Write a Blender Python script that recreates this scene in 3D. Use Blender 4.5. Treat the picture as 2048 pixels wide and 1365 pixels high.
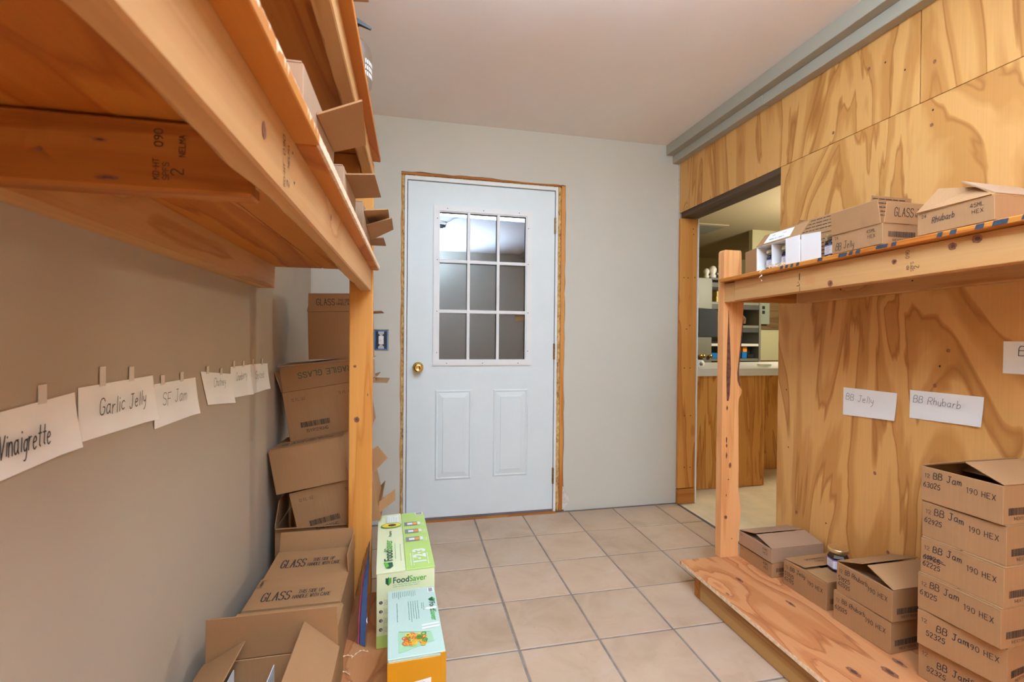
import bpy, bmesh, math, random
from mathutils import Vector, Matrix
random.seed(7)
SC = bpy.context.scene
COL = SC.collection
PI = math.pi
for _o in list(bpy.data.objects): bpy.data.objects.remove(_o)

# ---------------------------------------------------------------- camera
cam_d = bpy.data.cameras.new('camera'); cam = bpy.data.objects.new('camera', cam_d); COL.objects.link(cam)
cam_d.sensor_width = 36.0; cam_d.lens = 16.2876; cam_d.clip_start = 0.02; cam_d.clip_end = 60
_r = Vector((0.97712, -0.21251, 0.00885)); _u = Vector((-0.00669, 0.01087, 0.99992)); _f = Vector((0.21259, 0.9771, -0.0092))
cam.matrix_world = Matrix(((_r.x, _u.x, -_f.x, 0.0), (_r.y, _u.y, -_f.y, 0.0), (_r.z, _u.z, -_f.z, 1.1196), (0, 0, 0, 1)))
cam_d.dof.use_dof = True; cam_d.dof.focus_distance = 2.1; cam_d.dof.aperture_fstop = 7.0
SC.camera = cam
# ---------------------------------------------------------------- world (night outside the door)
wd = bpy.data.worlds.new('world'); SC.world = wd; wd.use_nodes = True
wd.node_tree.nodes['Background'].inputs[0].default_value = (0.02, 0.025, 0.035, 1)
wd.node_tree.nodes['Background'].inputs[1].default_value = 0.3
# ---------------------------------------------------------------- exposure
SC.view_settings.view_transform = 'Standard'; SC.view_settings.look = 'None'
SC.view_settings.gamma = 1.0; SC.view_settings.use_curve_mapping = False
SC.view_settings.exposure = 0.68
SC.cycles.max_bounces = 14; SC.cycles.diffuse_bounces = 10; SC.cycles.glossy_bounces = 6
SC.cycles.transmission_bounces = 8; SC.cycles.transparent_max_bounces = 12
SC.cycles.use_denoising = True
SC.cycles.sample_clamp_indirect = 6.0
# ---------------------------------------------------------------- lights
TUBE = 38.0          # emission of the ceiling fixture's tubes in this room
def area(name, loc, rot, sx, sy, power, color):
    d = bpy.data.lights.new(name, 'AREA'); d.shape = 'RECTANGLE'; d.size = sx; d.size_y = sy; d.energy = power; d.color = color
    o = bpy.data.objects.new(name, d); COL.objects.link(o); o.location = loc; o.rotation_euler = rot; return o
# bounce light of the photographer's flash, aimed at the ceiling just behind the camera
fl = bpy.data.lights.new('flash', 'SPOT'); fl.energy = 900; fl.spot_size = math.radians(110); fl.spot_blend = 0.6
fl.color = (0.72, 0.975, 1.28); fl.shadow_soft_size = 0.25
flo = bpy.data.objects.new('flash', fl); COL.objects.link(flo); flo.location = (-0.02, -0.65, 1.12); flo.rotation_euler = (math.radians(172), 0, 0)
# warm point light added out of view to brighten the kitchen beyond the opening
kl = bpy.data.lights.new('kitchen_fill', 'POINT'); kl.energy = 62; kl.color = (1.0, .93, .74); kl.shadow_soft_size = .14
klo = bpy.data.objects.new('kitchen_fill', kl); COL.objects.link(klo); klo.location = (3.9, 3.2, 1.8)

# ================================================================ helpers
def lin(c):
    return tuple(((v / 255.0) / 12.92 if v / 255.0 <= 0.04045 else ((v / 255.0 + 0.055) / 1.055) ** 2.4) for v in c)
def rgba(c): return (c[0], c[1], c[2], 1.0)
class NT:
    def __init__(s, name):
        s.m = bpy.data.materials.new(name); s.m.use_nodes = True; s.t = s.m.node_tree; s.n = s.t.nodes; s.l = s.t.links
        s.b = s.n['Principled BSDF']; s.out = s.n['Material Output']
    def add(s, typ, **kw):
        n = s.n.new(typ)
        for k, v in kw.items():
            if isinstance(k, str) and hasattr(n, k): setattr(n, k, v)
        return n
    def link(s, a, b): s.l.new(a, b)
    def math(s, op, a, b=None, clamp=False):
        n = s.n.new('ShaderNodeMath'); n.operation = op; n.use_clamp = clamp
        for i, v in enumerate((a, b)):
            if v is None: continue
            if isinstance(v, (int, float)): n.inputs[i].default_value = v
            else: s.l.new(v, n.inputs[i])
        return n.outputs[0]
    def mix(s, fac, a, b, blend='MIX'):
        n = s.n.new('ShaderNodeMixRGB'); n.blend_type = blend
        for i, v in enumerate((fac, a, b)):
            if isinstance(v, (int, float)): n.inputs[i].default_value = v
            elif isinstance(v, tuple): n.inputs[i].default_value = rgba(v)
            else: s.l.new(v, n.inputs[i])
        return n.outputs[0]
    def coords(s, scale=(1, 1, 1), rnd=0.0, kind='Object'):
        tc = s.n.new('ShaderNodeTexCoord'); v = tc.outputs[kind]
        if rnd:
            oi = s.n.new('ShaderNodeObjectInfo'); m = s.n.new('ShaderNodeVectorMath'); m.operation = 'ADD'
            s.l.new(v, m.inputs[0]); r = s.math('MULTIPLY', oi.outputs['Random'], rnd)
            cb = s.n.new('ShaderNodeCombineXYZ'); s.l.new(r, cb.inputs[0]); s.l.new(r, cb.inputs[1]); s.l.new(r, cb.inputs[2])
            s.l.new(cb.outputs[0], m.inputs[1]); v = m.outputs[0]
        mp = s.n.new('ShaderNodeMapping'); mp.inputs['Scale'].default_value = scale; s.l.new(v, mp.inputs['Vector'])
        return mp.outputs[0]
    def noise(s, vec, scale=5, detail=2, rough=.5, dist=0.0):
        n = s.n.new('ShaderNodeTexNoise'); n.inputs['Scale'].default_value = scale; n.inputs['Detail'].default_value = detail
        n.inputs['Roughness'].default_value = rough; n.inputs['Distortion'].default_value = dist; s.l.new(vec, n.inputs['Vector'])
        return n.outputs['Fac']
    def ramp(s, fac, stops, interp='LINEAR'):
        n = s.n.new('ShaderNodeValToRGB'); n.color_ramp.interpolation = interp; e = n.color_ramp.elements
        while len(e) < len(stops): e.new(0.5)
        for i, (p, c) in enumerate(stops):
            e[i].position = p; e[i].color = rgba(c) if isinstance(c, tuple) else (c, c, c, 1)
        s.l.new(fac, n.inputs[0]); return n.outputs[0]
    def bump(s, h, strength=.2, dist=.002):
        n = s.n.new('ShaderNodeBump'); n.inputs['Strength'].default_value = strength; n.inputs['Distance'].default_value = dist
        s.l.new(h, n.inputs['Height']); s.l.new(n.outputs[0], s.b.inputs['Normal'])
    def set(s, color=None, rough=.5, metal=0.0, spec=None, **kw):
        if color is not None:
            if isinstance(color, tuple): s.b.inputs['Base Color'].default_value = rgba(color)
            else: s.l.new(color, s.b.inputs['Base Color'])
        s.b.inputs['Roughness'].default_value = rough; s.b.inputs['Metallic'].default_value = metal
        if spec is not None: s.b.inputs['Specular IOR Level'].default_value = spec
        for k, v in kw.items(): s.b.inputs[k].default_value = v
        return s.m

def plain(name, color, rough=.5, metal=0.0, spec=None, var=.06, vscale=14, bump=0.0, **kw):
    t = NT(name); v = t.coords(); n = t.noise(v, vscale, 3, .6)
    lo = tuple(c * (1 - var) for c in color); hi = tuple(min(1, c * (1 + var)) for c in color)
    c = t.ramp(n, [(.3, lo), (.7, hi)])
    if bump: t.bump(t.noise(v, vscale * 8, 3, .6), bump, .001)
    return t.set(c, rough, metal, spec, **kw)

def wood(name, light, mid, dark, axis='y', across=3.4, along=.42, K=7.0, knot=1.6, knotr=.03, rough=.6, rnd=9.0, fiber=.10, warp=.5, flat=None):
    """contour lines of a stretched noise field = growth rings; the rings flow round sparse knots"""
    light, mid, dark = [(c[0] * .66, c[1] * .68, c[2] * .66) for c in (light, mid, dark)]
    t = NT(name)
    sc = {'x': (along, across, across), 'y': (across, along, across), 'z': (across, across, along)}[axis]
    v = t.coords(sc, rnd)
    n = t.noise(v, 1.0, 4.0, .46, warp)
    n2 = t.noise(v, .45, 0.5, .4, 0)
    f = t.math('ADD', n, t.math('MULTIPLY', n2, .8))
    ks = {'x': (.55, 1, 1), 'y': (1, .55, 1), 'z': (1, 1, .55)}[axis]
    kv = t.coords(ks, rnd)
    # wobble so knots are not perfect ellipses
    vo = t.n.new('ShaderNodeTexVoronoi'); vo.feature = 'F1'; vo.inputs['Scale'].default_value = knot * 2.2; t.link(kv, vo.inputs['Vector'])
    d = t.math('DIVIDE', vo.outputs['Distance'], knot * 2.2)
    d = t.math('ADD', d, t.math('MULTIPLY', t.math('SUBTRACT', t.noise(t.coords((1, 1, 1)), 40, 2, .5), .5), knotr * .35))
    near = t.math('SUBTRACT', 1.0, t.math('DIVIDE', d, knotr * 4.5), clamp=True)
    f = t.math('ADD', f, t.math('MULTIPLY', t.math('MULTIPLY', near, near), .55))
    fr = t.math('FRACT', t.math('MULTIPLY', f, K))
    col = t.ramp(fr, [(0, light), (.36, light), (.60, mid), (.78, mid), (.86, dark), (.93, mid), (.97, light)])
    fs = {'x': (3, 170, 170), 'y': (170, 3, 170), 'z': (170, 170, 3)}[axis]
    fb = t.noise(t.coords(fs, rnd), 1.0, 3, .6)
    col = t.mix(1.0, col, t.ramp(fb, [(.25, 1 - fiber), (.75, 1 + fiber * .5)]), 'MULTIPLY')
    broad = t.noise(v, .8, 1, .5)
    col = t.mix(t.math('MULTIPLY', t.math('SUBTRACT', broad, .38, clamp=True), .9, clamp=True), col, mid)
    kd = tuple(c * .38 for c in dark)
    kf = t.ramp(t.math('DIVIDE', d, knotr), [(.0, 1.0), (.28, .9), (.5, .25), (.8, 0.0)])
    kbig = t.math('GREATER_THAN', t.noise(kv, knot * 1.1, 0, .5), .43)
    col = t.mix(t.math('MULTIPLY', kf, kbig), col, kd)
    fk = t.noise(t.coords({'x': (14, 60, 60), 'y': (60, 14, 60), 'z': (60, 60, 14)}[axis], rnd), 1.0, 1, .4)
    col = t.mix(t.ramp(fk, [(.80, 0.0), (.86, .55)]), col, tuple(c * .6 for c in dark))
    t.bump(t.math('ADD', t.math('MULTIPLY', fr, .35), fb), .25, .0006)
    return t.set(col, rough, 0, .3)

# ---- materials
W_L = (.72, .45, .205); W_M = (.58, .30, .105); W_D = (.44, .185, .05)
M = {}
M['ply_wall'] = wood('fir_plywood_upright', (1.05, 0.557, 0.189), (0.828, 0.384, 0.107), (0.59, 0.231, 0.0562), 'z', 3.2, .62, 7.0, 1.1, .012, .5, 9, .07, 1.0)
M['ply_shelf'] = wood('fir_plywood_lengthwise', (0.828, 0.305, 0.0473), (0.69, 0.21, 0.027), (0.54, 0.138, 0.0149), 'y', 3.2, .5, 7, 1.2, .02, .55, 9, .08, .8)
M['ply_deck'] = wood('pink_fir_plywood', (0.856, 0.371, 0.155), (0.725, 0.274, 0.102), (0.549, 0.184, 0.0675), 'y', 3.6, .55, 6, 1.9, .034, .5, 9, .07, .6)
M['lum_y'] = wood('spruce_board_lengthwise', (0.89, 0.493, 0.201), (0.816, 0.411, 0.151), (0.7, 0.312, 0.0989), 'y', 9, .55, 4, 1.9, .02, .55, 9, .08, .25)
M['lum_x'] = wood('spruce_board_crosswise', (0.676, 0.256, 0.0508), (0.58, 0.198, 0.0339), (0.464, 0.141, 0.0197), 'x', 9, .55, 4, 1.6, .016, .6, 9, .08, .25)
M['lum_z'] = wood('spruce_post_orange', (1.07, 0.483, 0.115), (0.973, 0.396, 0.0806), (0.794, 0.28, 0.0496), 'z', 10, .5, 3.6, 1.7, .017, .5, 9, .07, .2)
M['lum_z2'] = wood('spruce_post_pale', (1.17, 0.583, 0.245), (1.08, 0.491, 0.186), (0.913, 0.378, 0.119), 'z', 10, .5, 3.6, 1.7, .015, .5, 9, .07, .2)
M['jamb'] = wood('old_fir_jamb', (0.952, 0.411, 0.102), (0.767, 0.283, 0.0561), (0.582, 0.176, 0.033), 'z', 8, .5, 4, 1.4, .014, .5, 9, .12, .3)
M['jamb_y'] = wood('orange_fir_rail', (.72, .40, .14), (.60, .30, .09), (.46, .20, .06), 'y', 9, .5, 4, 1.6, .016, .5, 9, .1, .25)
M['dark_beam'] = wood('brown_lintel', (0.17, 0.101, 0.0595), (0.13, 0.0736, 0.0425), (0.09, 0.046, 0.0255), 'y', 8, .5, 4, 1.6, .014, .7, 9, .2, .3)
M['ply_counter'] = wood('varnished_plywood', (0.98, 0.442, 0.114), (0.772, 0.299, 0.0608), (0.564, 0.189, 0.0321), 'z', 5, .5, 11, 1.4, .01, .35, 9, .07, .7)
M['bark'] = plain('bark', (.13, .045, .025), .85, var=.5, vscale=60, bump=.4)
def wall_paint(name, c, stains=None, rough=.75):
    t = NT(name); v = t.coords()
    col = t.ramp(t.noise(v, 2.2, 4, .6), [(.3, tuple(x * .965 for x in c)), (.7, c)])
    if stains:
        sn = t.noise(v, 1.1, 2, .5, .4)
        col = t.mix(t.ramp(sn, [(.42, 0.0), (.62, 1.0)]), col, stains)
        sp = t.noise(v, 7, 1, .4); col = t.mix(t.ramp(sp, [(.80, 0.0), (.86, .35)]), col, (.55, .33, .17))
    t.bump(t.noise(v, 90, 3, .6), .08, .001)
    return t.set(col, rough, 0, .25)
M['wall'] = wall_paint('warm_grey_wall_paint', (.585, .565, .485))
M['ceiling'] = wall_paint('bare_ceiling_board', (.87, .85, .86), (.87, .80, .78))
M['drywall_core'] = plain('broken_plasterboard', (.62, .58, .52), .9, var=.15, vscale=50)
M['cornice'] = wall_paint('sage_grey_trim_paint', (.40, .385, .315), rough=.5)
M['kit_wall'] = wall_paint('kitchen_olive_paint', (.46, .42, .25))
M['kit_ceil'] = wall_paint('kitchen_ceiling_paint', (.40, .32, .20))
M['kit_floor'] = plain('kitchen_vinyl', (.70, .60, .41), .35, var=.12, vscale=5)
M['door'] = plain('white_door_paint', (.70, .785, .79), .38, var=.02, vscale=6)
M['door_frame'] = plain('white_frame_paint', (.76, .78, .77), .35, var=.02, vscale=6)
M['brass'] = plain('polished_brass', (.80, .53, .17), .18, 1.0, var=.1)
M['bronze'] = plain('tarnished_brass', (.36, .24, .11), .35, 1.0, var=.3, vscale=60)
M['steel'] = plain('zinc_steel', (.62, .62, .62), .35, .9, var=.1)
M['dark_gap'] = plain('grey_door_sweep', (.15, .13, .14), .7, var=.1)
M['screw'] = plain('dark_screw_hole', (.05, .04, .035), .8)
def foam_mat():
    t = NT('yellow_insulation_foam'); v = t.coords((1, 1, .5)); n = t.noise(v, 70, 4, .6, .5)
    c = t.ramp(n, [(.3, (.20, .09, .03)), (.45, (.50, .29, .09)), (.6, (.66, .45, .17)), (.75, (.72, .58, .32))])
    t.bump(n, .8, .004); return t.set(c, .75)
M['foam'] = foam_mat()
def tile_mat():
    t = NT('beige_ceramic_tile'); v = t.coords((1, 1, 1), 11.0)
    c = t.ramp(t.noise(v, 5, 5, .62, .5), [(.28, (0.392, 0.276, 0.18)), (.48, (0.46, 0.332, 0.228)), (.60, (0.48, 0.356, 0.252)), (.75, (0.496, 0.384, 0.296))])
    oi = t.n.new('ShaderNodeObjectInfo')
    c = t.mix(1.0, c, t.ramp(oi.outputs['Random'], [(0, .93), (1, 1.05)]), 'MULTIPLY')
    sp = t.noise(v, 38, 2, .5); c = t.mix(t.ramp(sp, [(.73, 0.0), (.77, .55)]), c, (.42, .235, .11))
    t.bump(t.noise(v, 22, 4, .6), .18, .002); return t.set(c, .42, 0, .4)
M['tile'] = tile_mat()
M['grout'] = plain('grey_grout', (.21, .175, .15), .9, var=.25, vscale=20)
def kraft_mat(name, c, var=.05):
    t = NT(name); oi = t.n.new('ShaderNodeObjectInfo')
    v = t.coords((1, 1, 1), 5.0); n = t.noise(v, 6, 3, .6)
    col = t.ramp(n, [(.3, tuple(x * .95 for x in c)), (.7, tuple(x * 1.04 for x in c))])
    col = t.mix(1.0, col, t.ramp(oi.outputs['Random'], [(0, 1 - var), (1, 1 + var)]), 'MULTIPLY')
    fl = t.noise(t.coords((1, 1, .04)), 260, 2, .5)
    col = t.mix(1.0, col, t.ramp(fl, [(.3, .965), (.7, 1.03)]), 'MULTIPLY')
    t.bump(fl, .12, .0005); return t.set(col, .72, 0, .25)
M['kraft'] = kraft_mat('brown_cardboard', (.355, .193, .086))
M['kraft_in'] = kraft_mat('brown_cardboard_inside', (.27, .148, .072))
M['kraft_pale'] = kraft_mat('pale_cardboard', (.37, .235, .145))
M['white_card'] = plain('white_card', (.80, .79, .78), .6, var=.02)
M['paper'] = plain('white_paper', (.85, .88, .87), .8, var=.03, vscale=8)
M['tape'] = plain('frosted_tape', (.66, .61, .53), .35, var=.05)
M['ink'] = plain('black_marker', (.022, .02, .022), .7)
M['print'] = plain('black_print', (.035, .022, .018), .8)
M['gprint'] = plain('green_print', (.035, .10, .055), .8)
M['stamp'] = plain('mill_stamp_ink', (.10, .05, .03), .85)
M['redstamp'] = plain('red_stamp_ink', (.62, .22, .09), .85)
M['blue_paint'] = plain('dark_blue_edge_paint', (.03, .045, .07), .6, var=.4, vscale=60)
M['pen'] = plain('blue_black_pen', (.08, .075, .10), .7)
M['black'] = plain('black_plastic', (.02, .021, .024), .35)
M['slate'] = plain('slate_blue_plastic', (.04, .047, .06), .45, var=.05)
M['fs_pale'] = plain('pale_green_print', (.73, .80, .50), .42, var=.02)
M['fs_green'] = plain('lime_green_print', (.45, .66, .17), .42, var=.03)
M['fs_mint'] = plain('mint_print', (.45, .61, .53), .42, var=.02)
M['fs_dark'] = plain('dark_green_ink', (.018, .10, .055), .5)
M['fs_mid'] = plain('leaf_green_ink', (.10, .42, .05), .5)
M['fs_tint'] = plain('pale_text_ink', (.33, .56, .33), .5)
M['orange'] = plain('orange_yellow_print', (.58, .26, .002), .42, var=.03)
M['white_ink'] = plain('white_ink', (.85, .86, .85), .5, var=.01)
M['grey_ink'] = plain('grey_ink', (.22, .23, .25), .5)
M['red'] = plain('red_pepper', (.75, .10, .03), .4); M['yel'] = plain('yellow_pepper', (.86, .62, .04), .4)
M['org'] = plain('orange_pepper', (.86, .32, .03), .4); M['grn'] = plain('green_pepper', (.06, .24, .02), .4)
M['blue'] = plain('blue_plastic', (.01, .17, .52), .35)
M['counter'] = plain('white_laminate', (.66, .64, .60), .3, var=.02)
M['cab'] = plain('grey_cabinet_paint', (.17, .165, .13), .45, var=.03)
M['cab_dark'] = plain('dark_cabinet_metal', (.05, .05, .045), .5)
M['panelbox'] = plain('sage_enamel', (.22, .25, .195), .45, var=.03)
M['brownply'] = wood('dark_backing_board', (.24, .14, .06), (.19, .10, .04), (.14, .07, .025), 'x', 5, .5, 6, 1.4, .01, .6, 9, .1, .6)
M['lid'] = plain('gold_lid', (.78, .62, .33), .28, .9, var=.04)
M['jam'] = plain('dark_berry_jam', (.012, .006, .012), .06, spec=.7)
M['label_w'] = plain('jar_label_white', (.78, .79, .80), .5, var=.02); M['label_b'] = plain('jar_label_violet', (.20, .17, .42), .5)
M['shav'] = plain('wood_shaving', (.80, .56, .33), .7, var=.1)
M['blue_zip'] = plain('blue_zip_strip', (.05, .10, .22), .3); M['mag_zip'] = plain('magenta_zip_strip', (.50, .06, .26), .3)
M['leaf'] = plain('leafy_green_plastic', (.30, .50, .02), .5)
def emis(name, c, s):
    t = NT(name); t.b.inputs['Emission Color'].default_value = rgba(c); t.b.inputs['Emission Strength'].default_value = s; return t.set(c, .5)
M['tube'] = emis('fluorescent_tube', (0.80, 1.035, 1.25), TUBE)
def clear(name, tint, gloss, rough=.0):
    t = NT(name); tr = t.add('ShaderNodeBsdfTransparent'); tr.inputs[0].default_value = rgba(tint)
    gl = t.add('ShaderNodeBsdfGlossy'); gl.inputs['Roughness'].default_value = rough
    lw = t.add('ShaderNodeLayerWeight'); lw.inputs['Blend'].default_value = .35
    f = t.math('ADD', gloss, t.math('MULTIPLY', lw.outputs['Facing'], gloss * 1.5), clamp=True)
    mx = t.add('ShaderNodeMixShader'); t.link(f, mx.inputs[0]); t.link(tr.outputs[0], mx.inputs[1]); t.link(gl.outputs[0], mx.inputs[2])
    t.link(mx.outputs[0], t.out.inputs['Surface']); return t.m
M['glass'] = clear('window_glass', (.55, .57, .58), .16, .012)
M['film'] = clear('clear_plastic_film', (.86, .83, .87), .16, .12)
M['clear_plastic'] = clear('clear_bottle_plastic', (.93, .93, .92), .08, .05)
M['jar_glass'] = clear('clear_jar_glass', (.85, .87, .84), .15, .02)

# ---- objects
def set_tags(o, label=None, cat=None, group=None, kind=None):
    if label: o['label'] = label
    if cat: o['category'] = cat
    if group: o['group'] = group
    if kind: o['kind'] = kind
    return o
def link_mesh(name, me, mat, parent=None, mtx=None):
    o = bpy.data.objects.new(name, me); COL.objects.link(o)
    if mat is not None and not me.materials: me.materials.append(mat)
    if parent is not None: o.parent = parent
    if mtx is not None: o.matrix_local = mtx
    return o
def mesh_of(bm, name, smooth=False):
    me = bpy.data.meshes.new(name); bmesh.ops.recalc_face_normals(bm, faces=bm.faces[:]) if not getattr(bm, '_norec', False) else None
    bm.to_mesh(me); bm.free()
    if smooth:
        for p in me.polygons: p.use_smooth = True
    return me
def obj(name, bm, mat, parent=None, mtx=None, smooth=False, at=None, **tags):
    """one mesh object. at: world point that becomes the origin (vertices given in world space)"""
    if parent is None and at is None and mtx is None:
        xs = [v.co for v in bm.verts]
        at = Vector((sum(v.x for v in xs) / len(xs), sum(v.y for v in xs) / len(xs), min(v.z for v in xs)))
    if parent is not None and at == 'parent': at = parent.matrix_world.translation if False else Vector(parent.location)
    if at is not None:
        at = Vector(at); bmesh.ops.translate(bm, verts=bm.verts[:], vec=-at)
    o = link_mesh(name, mesh_of(bm, name, smooth), mat, parent, mtx)
    if parent is None and at is not None: o.location = at
    set_tags(o, **tags); return o
def thing(name, label, cat, loc=(0, 0, 0), rot=(0, 0, 0), group=None, kind=None):
    o = bpy.data.objects.new(name, None); COL.objects.link(o); o.location = loc; o.rotation_euler = rot
    o.empty_display_size = .05; return set_tags(o, label, cat, group, kind)
def BM(): return bmesh.new()
def box(bm, x0, x1, y0, y1, z0, z1, bev=0.0):
    vs = [bm.verts.new((x, y, z)) for x in (x0, x1) for y in (y0, y1) for z in (z0, z1)]
    q = [(0, 1, 3, 2), (4, 6, 7, 5), (0, 4, 5, 1), (2, 3, 7, 6), (0, 2, 6, 4), (1, 5, 7, 3)]
    fs = [bm.faces.new([vs[i] for i in f]) for f in q]
    if bev: bmesh.ops.bevel(bm, geom=list({e for f in fs for e in f.edges}), offset=bev, segments=1, affect='EDGES')
    return bm
def bx(*a, bev=0.0): return box(BM(), *a, bev=bev)
def hexa(pts):
    """eight corner points: bottom 4 (ccw) then top 4"""
    bm = BM(); v = [bm.verts.new(p) for p in pts]
    for f in ((0, 3, 2, 1), (4, 5, 6, 7), (0, 1, 5, 4), (1, 2, 6, 5), (2, 3, 7, 6), (3, 0, 4, 7)): bm.faces.new([v[i] for i in f])
    return bm
def lathe(prof, n=24, bm=None, axis='z', c=(0, 0, 0)):
    bm = bm or BM(); rings = []
    for (r, z) in prof:
        ring = []
        for k in range(n):
            a = 2 * PI * k / n; x, y = r * math.cos(a), r * math.sin(a)
            p = {'z': (x, y, z), 'y': (x, z, y), 'x': (z, x, y)}[axis]
            ring.append(bm.verts.new((p[0] + c[0], p[1] + c[1], p[2] + c[2])))
        rings.append(ring)
    for a, b in zip(rings, rings[1:]):
        for k in range(n): bm.faces.new((a[k], a[(k + 1) % n], b[(k + 1) % n], b[k]))
    bm.faces.new(rings[0][::-1]); bm.faces.new(rings[-1]); return bm
def prism(poly, z0, z1, plane='xy', bm=None):
    """extrude a 2d outline. plane xy: along z; xz: along y; yz: along x"""
    bm = bm or BM(); f = {'xy': lambda a, b, t: (a, b, t), 'xz': lambda a, b, t: (a, t, b), 'yz': lambda a, b, t: (t, a, b)}[plane]
    lo = [bm.verts.new(f(a, b, z0)) for a, b in poly]; hi = [bm.verts.new(f(a, b, z1)) for a, b in poly]
    bm.faces.new(lo); bm.faces.new(hi[::-1]); n = len(poly)
    for k in range(n): bm.faces.new((lo[k], lo[(k + 1) % n], hi[(k + 1) % n], hi[k]))
    return bm
def tube(bm, pts, r, n=8):
    pts = [Vector(p) for p in pts]; rings = []
    for i, p in enumerate(pts):
        t = (pts[min(i + 1, len(pts) - 1)] - pts[max(i - 1, 0)]).normalized()
        a = t.orthogonal().normalized() if i == 0 else (pa - t * pa.dot(t)).normalized()
        pa = a; b = t.cross(a); rings.append([bm.verts.new(p + r * (math.cos(2 * PI * k / n) * a + math.sin(2 * PI * k / n) * b)) for k in range(n)])
    for a, b in zip(rings, rings[1:]):
        for k in range(n): bm.faces.new((a[k], a[(k + 1) % n], b[(k + 1) % n], b[k]))
    bm.faces.new(rings[0][::-1]); bm.faces.new(rings[-1]); return bm
def frame(o, u, v):
    u = Vector(u).normalized(); v = Vector(v).normalized(); n = u.cross(v)
    m = Matrix.Identity(4)
    for i in range(3): m[i][0] = u[i]; m[i][1] = v[i]; m[i][2] = n[i]; m[i][3] = o[i]
    return m

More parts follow.
